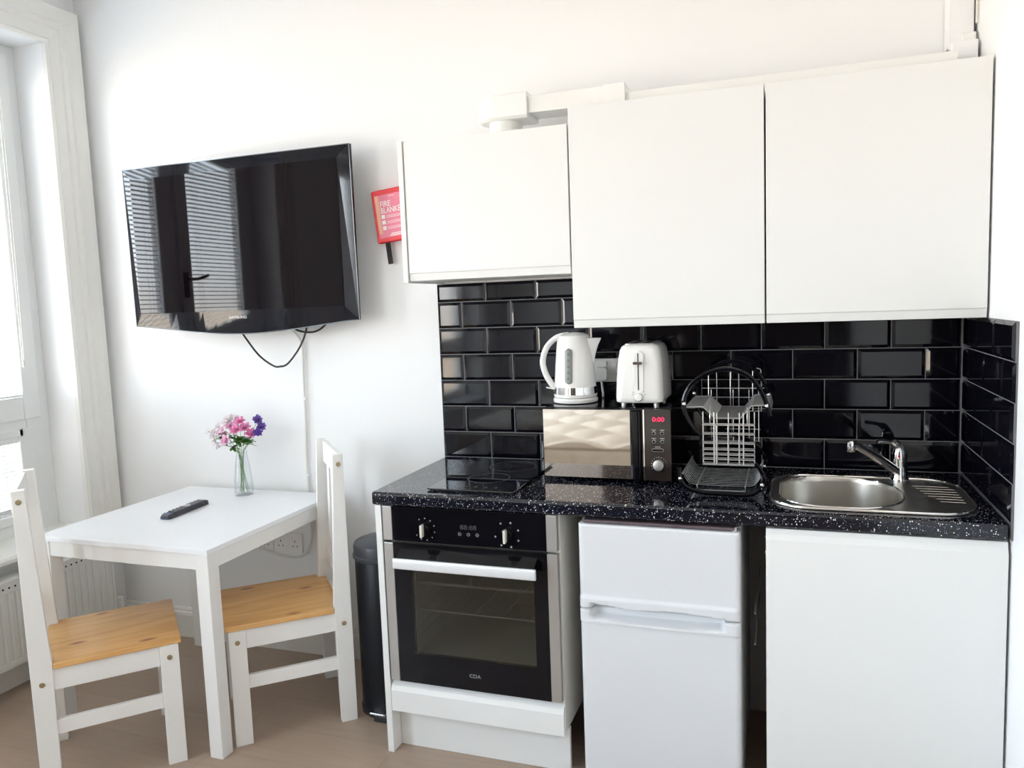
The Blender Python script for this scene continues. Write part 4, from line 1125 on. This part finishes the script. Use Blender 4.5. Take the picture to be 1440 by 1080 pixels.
flower('spray of small white flowers at the top left of the bouquet', 'white_flower_spray', [(-.050, .004, .304), (-.074, -.002, .308), (-.040, .010, .326), (-.016, .012, .322), (-.060, .0, .322)], M['petal_w'], .021, G, 1, 6, (-.020, .010), 3)
flower('spray of small white flowers hanging at the far left of the bouquet', 'white_flower_spray', [(-.128, -.012, .250), (-.112, -.018, .226), (-.098, -.016, .208), (-.096, -.010, .266), (-.104, .0, .290), (-.150, -.010, .270), (-.122, -.008, .268)], M['petal_w'], .020, G, 1, 6, (-.024, -.006), 5, (-.09, -.012, .245))
flower('spray of pale pink buds left of the pink blooms in the vase', 'pale_bud_spray', [(-.076, -.010, .276), (-.066, -.006, .256), (-.088, -.012, .262)], M['petal_l'], .020, G, 1, 6, (-.006, -.020), 4, (-.06, -.012, .255))

# ------------------------------------------------------------------ bed behind the camera (seen in the microwave door)
t = thing('bed', 'divan bed with tufted cream mattress, reflected in the microwave door', 'bed', (-2.05, -3.7, 0))
bm = bmesh.new(); prism(bm, rrect(-2.95, -1.15, -4.64, -2.77, .05), 'z', .002, .33); obj('divan_base', bm, M['bedbase'], t, bevel=.01)
bm = bmesh.new(); nx_, ny_ = 96, 100; g = []
MX0, MX1, MY0, MY1 = -2.96, -1.14, -4.65, -2.75
for j in range(ny_ + 1):
    row = []
    for i in range(nx_ + 1):
        x = MX0 + (MX1 - MX0) * i / nx_; y = MY0 + (MY1 - MY0) * j / ny_
        tu = abs(math.sin((x + y) * math.pi / .44)) * abs(math.sin((x - y * 1.15) * math.pi / .52))
        d_ = min(x - MX0, MX1 - x, y - MY0, MY1 - y); e = -.012 * (1 - sst(0, .03, d_))
        row.append(bm.verts.new((x, y, .545 + .045 * tu ** .6 + e)))
    g.append(row)
for j in range(ny_):
    for i in range(nx_): bm.faces.new((g[j][i], g[j][i + 1], g[j + 1][i + 1], g[j + 1][i]))
ring = g[0] + [r_[-1] for r_ in g[1:]] + g[-1][-2::-1] + [r_[0] for r_ in g[-2:0:-1]]
prev = ring
for z_ in (.528, .515, .48, .44, .40, .36, .335):
    nr = []
    for k, v in enumerate(ring):
        x, y = v.co.x, v.co.y
        s_ = .016 * (abs(math.sin((x + y) * math.pi / .16)) ** .5) if .35 < z_ < .52 else 0
        nr.append(bm.verts.new((x + (s_ if x > -1.2 else -s_ if x < -2.9 else 0), y + (s_ if y > -2.8 else -s_ if y < -4.6 else 0), z_)))
    for i in range(len(ring)):
        j = (i + 1) % len(ring); bm.faces.new((prev[j], prev[i], nr[i], nr[j]))
    prev = nr
bm.faces.new(prev); mt = obj('mattress', bm, M['mattress'], t, smooth=True, angle=60)
M['piping'] = mat('mattress_piping', (.42, .33, .24), .8, var=.1)
bm = bmesh.new(); tube(bm, [(x, y, .534) for x, y in rrect(MX0 - .004, MX1 + .004, MY0 - .004, MY1 + .004, .02, 3)], .008, 8, closed=True); obj('piping', bm, M['piping'], mt, smooth=True)

# ------------------------------------------------------------------ dark closet added out of view to darken the tile reflections
t = thing('added_wardrobe', 'dark brown closet added at the unseen far end of the room to darken the tile reflections', 'added_wardrobe', (-1.1, -5.1, 0))
M['dark_wood'] = mat('dark_brown_wood', (.045, .026, .016), .5, var=.3, vscale=6)
bm = bmesh.new(); box(bm, -2.15, -.10, YR + .02, -4.78, .06, 2.35); obj('carcass', bm, M['dark_wood'], t, bevel=.003)
bm = bmesh.new(); box(bm, -2.13, -.12, YR + .04, -4.80, 0, .06); obj('plinth', bm, M['dark_wood'], t)
for k in range(3):
    d = bx('door', M['dark_wood'], (-2.145 + k * .683, -2.145 + k * .683 + .678, -4.779, -4.760, .065, 2.345), t, bevel=.003)
    bm = bmesh.new(); hx = -2.145 + k * .683 + .64; tube(bm, [(hx, -4.745, 1.0), (hx, -4.745, 1.2)], .006); box(bm, hx - .004, hx + .004, -4.759, -4.745, 1.02, 1.03); box(bm, hx - .004, hx + .004, -4.759, -4.745, 1.17, 1.18); obj('handle', bm, M['chrome'], d)

# ------------------------------------------------------------------ sky and daylight
w = bpy.data.worlds.new('sky'); sc.world = w; w.use_nodes = True; nt = w.node_tree
bg = nt.nodes['Background']; tc = nt.nodes.new('ShaderNodeTexCoord'); sp = nt.nodes.new('ShaderNodeSeparateXYZ'); nt.links.new(tc.outputs['Generated'], sp.inputs[0])
rmp = nt.nodes.new('ShaderNodeValToRGB'); e = rmp.color_ramp.elements
mpn = nt.nodes.new('ShaderNodeMapRange'); mpn.inputs[1].default_value = -.4; mpn.inputs[2].default_value = .6; nt.links.new(sp.outputs[2], mpn.inputs[0])
e[0].position = 0.0; e[0].color = (.45, .40, .34, 1); e[1].position = 1.0; e[1].color = (.62, .78, 1.0, 1)
q = rmp.color_ramp.elements.new(.34); q.color = (.75, .62, .50, 1); q = rmp.color_ramp.elements.new(.46); q.color = (.90, .95, 1.0, 1); q = rmp.color_ramp.elements.new(.7); q.color = (.74, .87, 1.0, 1)
nt.links.new(mpn.outputs[0], rmp.inputs[0]); nt.links.new(rmp.outputs[0], bg.inputs[0]); bg.inputs[1].default_value = 22.0

def area(name, loc, rot, sx, sy, power, col, portal=False):
    l = bpy.data.lights.new(name, 'AREA'); l.shape = 'RECTANGLE'; l.size = sx; l.size_y = sy; l.energy = power; l.color = col
    if portal: l.cycles.is_portal = True
    o = bpy.data.objects.new(name, l); COL.objects.link(o); o.location = loc; o.rotation_euler = rot; return o
area('daylight_portal', (XL - .26, -.9, 1.62), (0, R(-90), 0), 2.15, 1.44, 1, (1, 1, 1), True)
area('daylight_portal', (XL - .26, -3.65, 1.62), (0, R(-90), 0), 2.15, 2.2, 1, (1, 1, 1), True)

# ------------------------------------------------------------------ camera
f_px, yaw, pit, rol = 1096.92661, -.342207188, -.102077346, -.0373163583
C = Vector((-.529109468, -2.81428015, 1.49670586))
fw = Vector((math.sin(yaw) * math.cos(pit), math.cos(yaw) * math.cos(pit), math.sin(pit)))
rt = Vector((math.cos(yaw), -math.sin(yaw), 0)); up = rt.cross(fw)
r2 = rt * math.cos(rol) + up * math.sin(rol); u2 = -rt * math.sin(rol) + up * math.cos(rol)
cam = bpy.data.cameras.new('camera'); co = bpy.data.objects.new('camera', cam); COL.objects.link(co)
mw = Matrix(((r2.x, u2.x, -fw.x, C.x), (r2.y, u2.y, -fw.y, C.y), (r2.z, u2.z, -fw.z, C.z), (0, 0, 0, 1)))
co.matrix_world = mw
cam.sensor_fit = 'HORIZONTAL'; cam.sensor_width = 36; cam.lens = 36 * f_px / 1440; cam.clip_start = .02
sc.camera = co
sc.view_settings.view_transform = 'Standard'; sc.view_settings.look = 'None'; sc.view_settings.gamma = 1
sc.view_settings.use_curve_mapping = False
sc.view_settings.exposure = 0.14
sc.cycles.max_bounces = 10; sc.cycles.diffuse_bounces = 7; sc.cycles.transparent_max_bounces = 12; sc.cycles.caustics_reflective = False; sc.cycles.caustics_refractive = False
sc.cycles.sample_clamp_indirect = 6
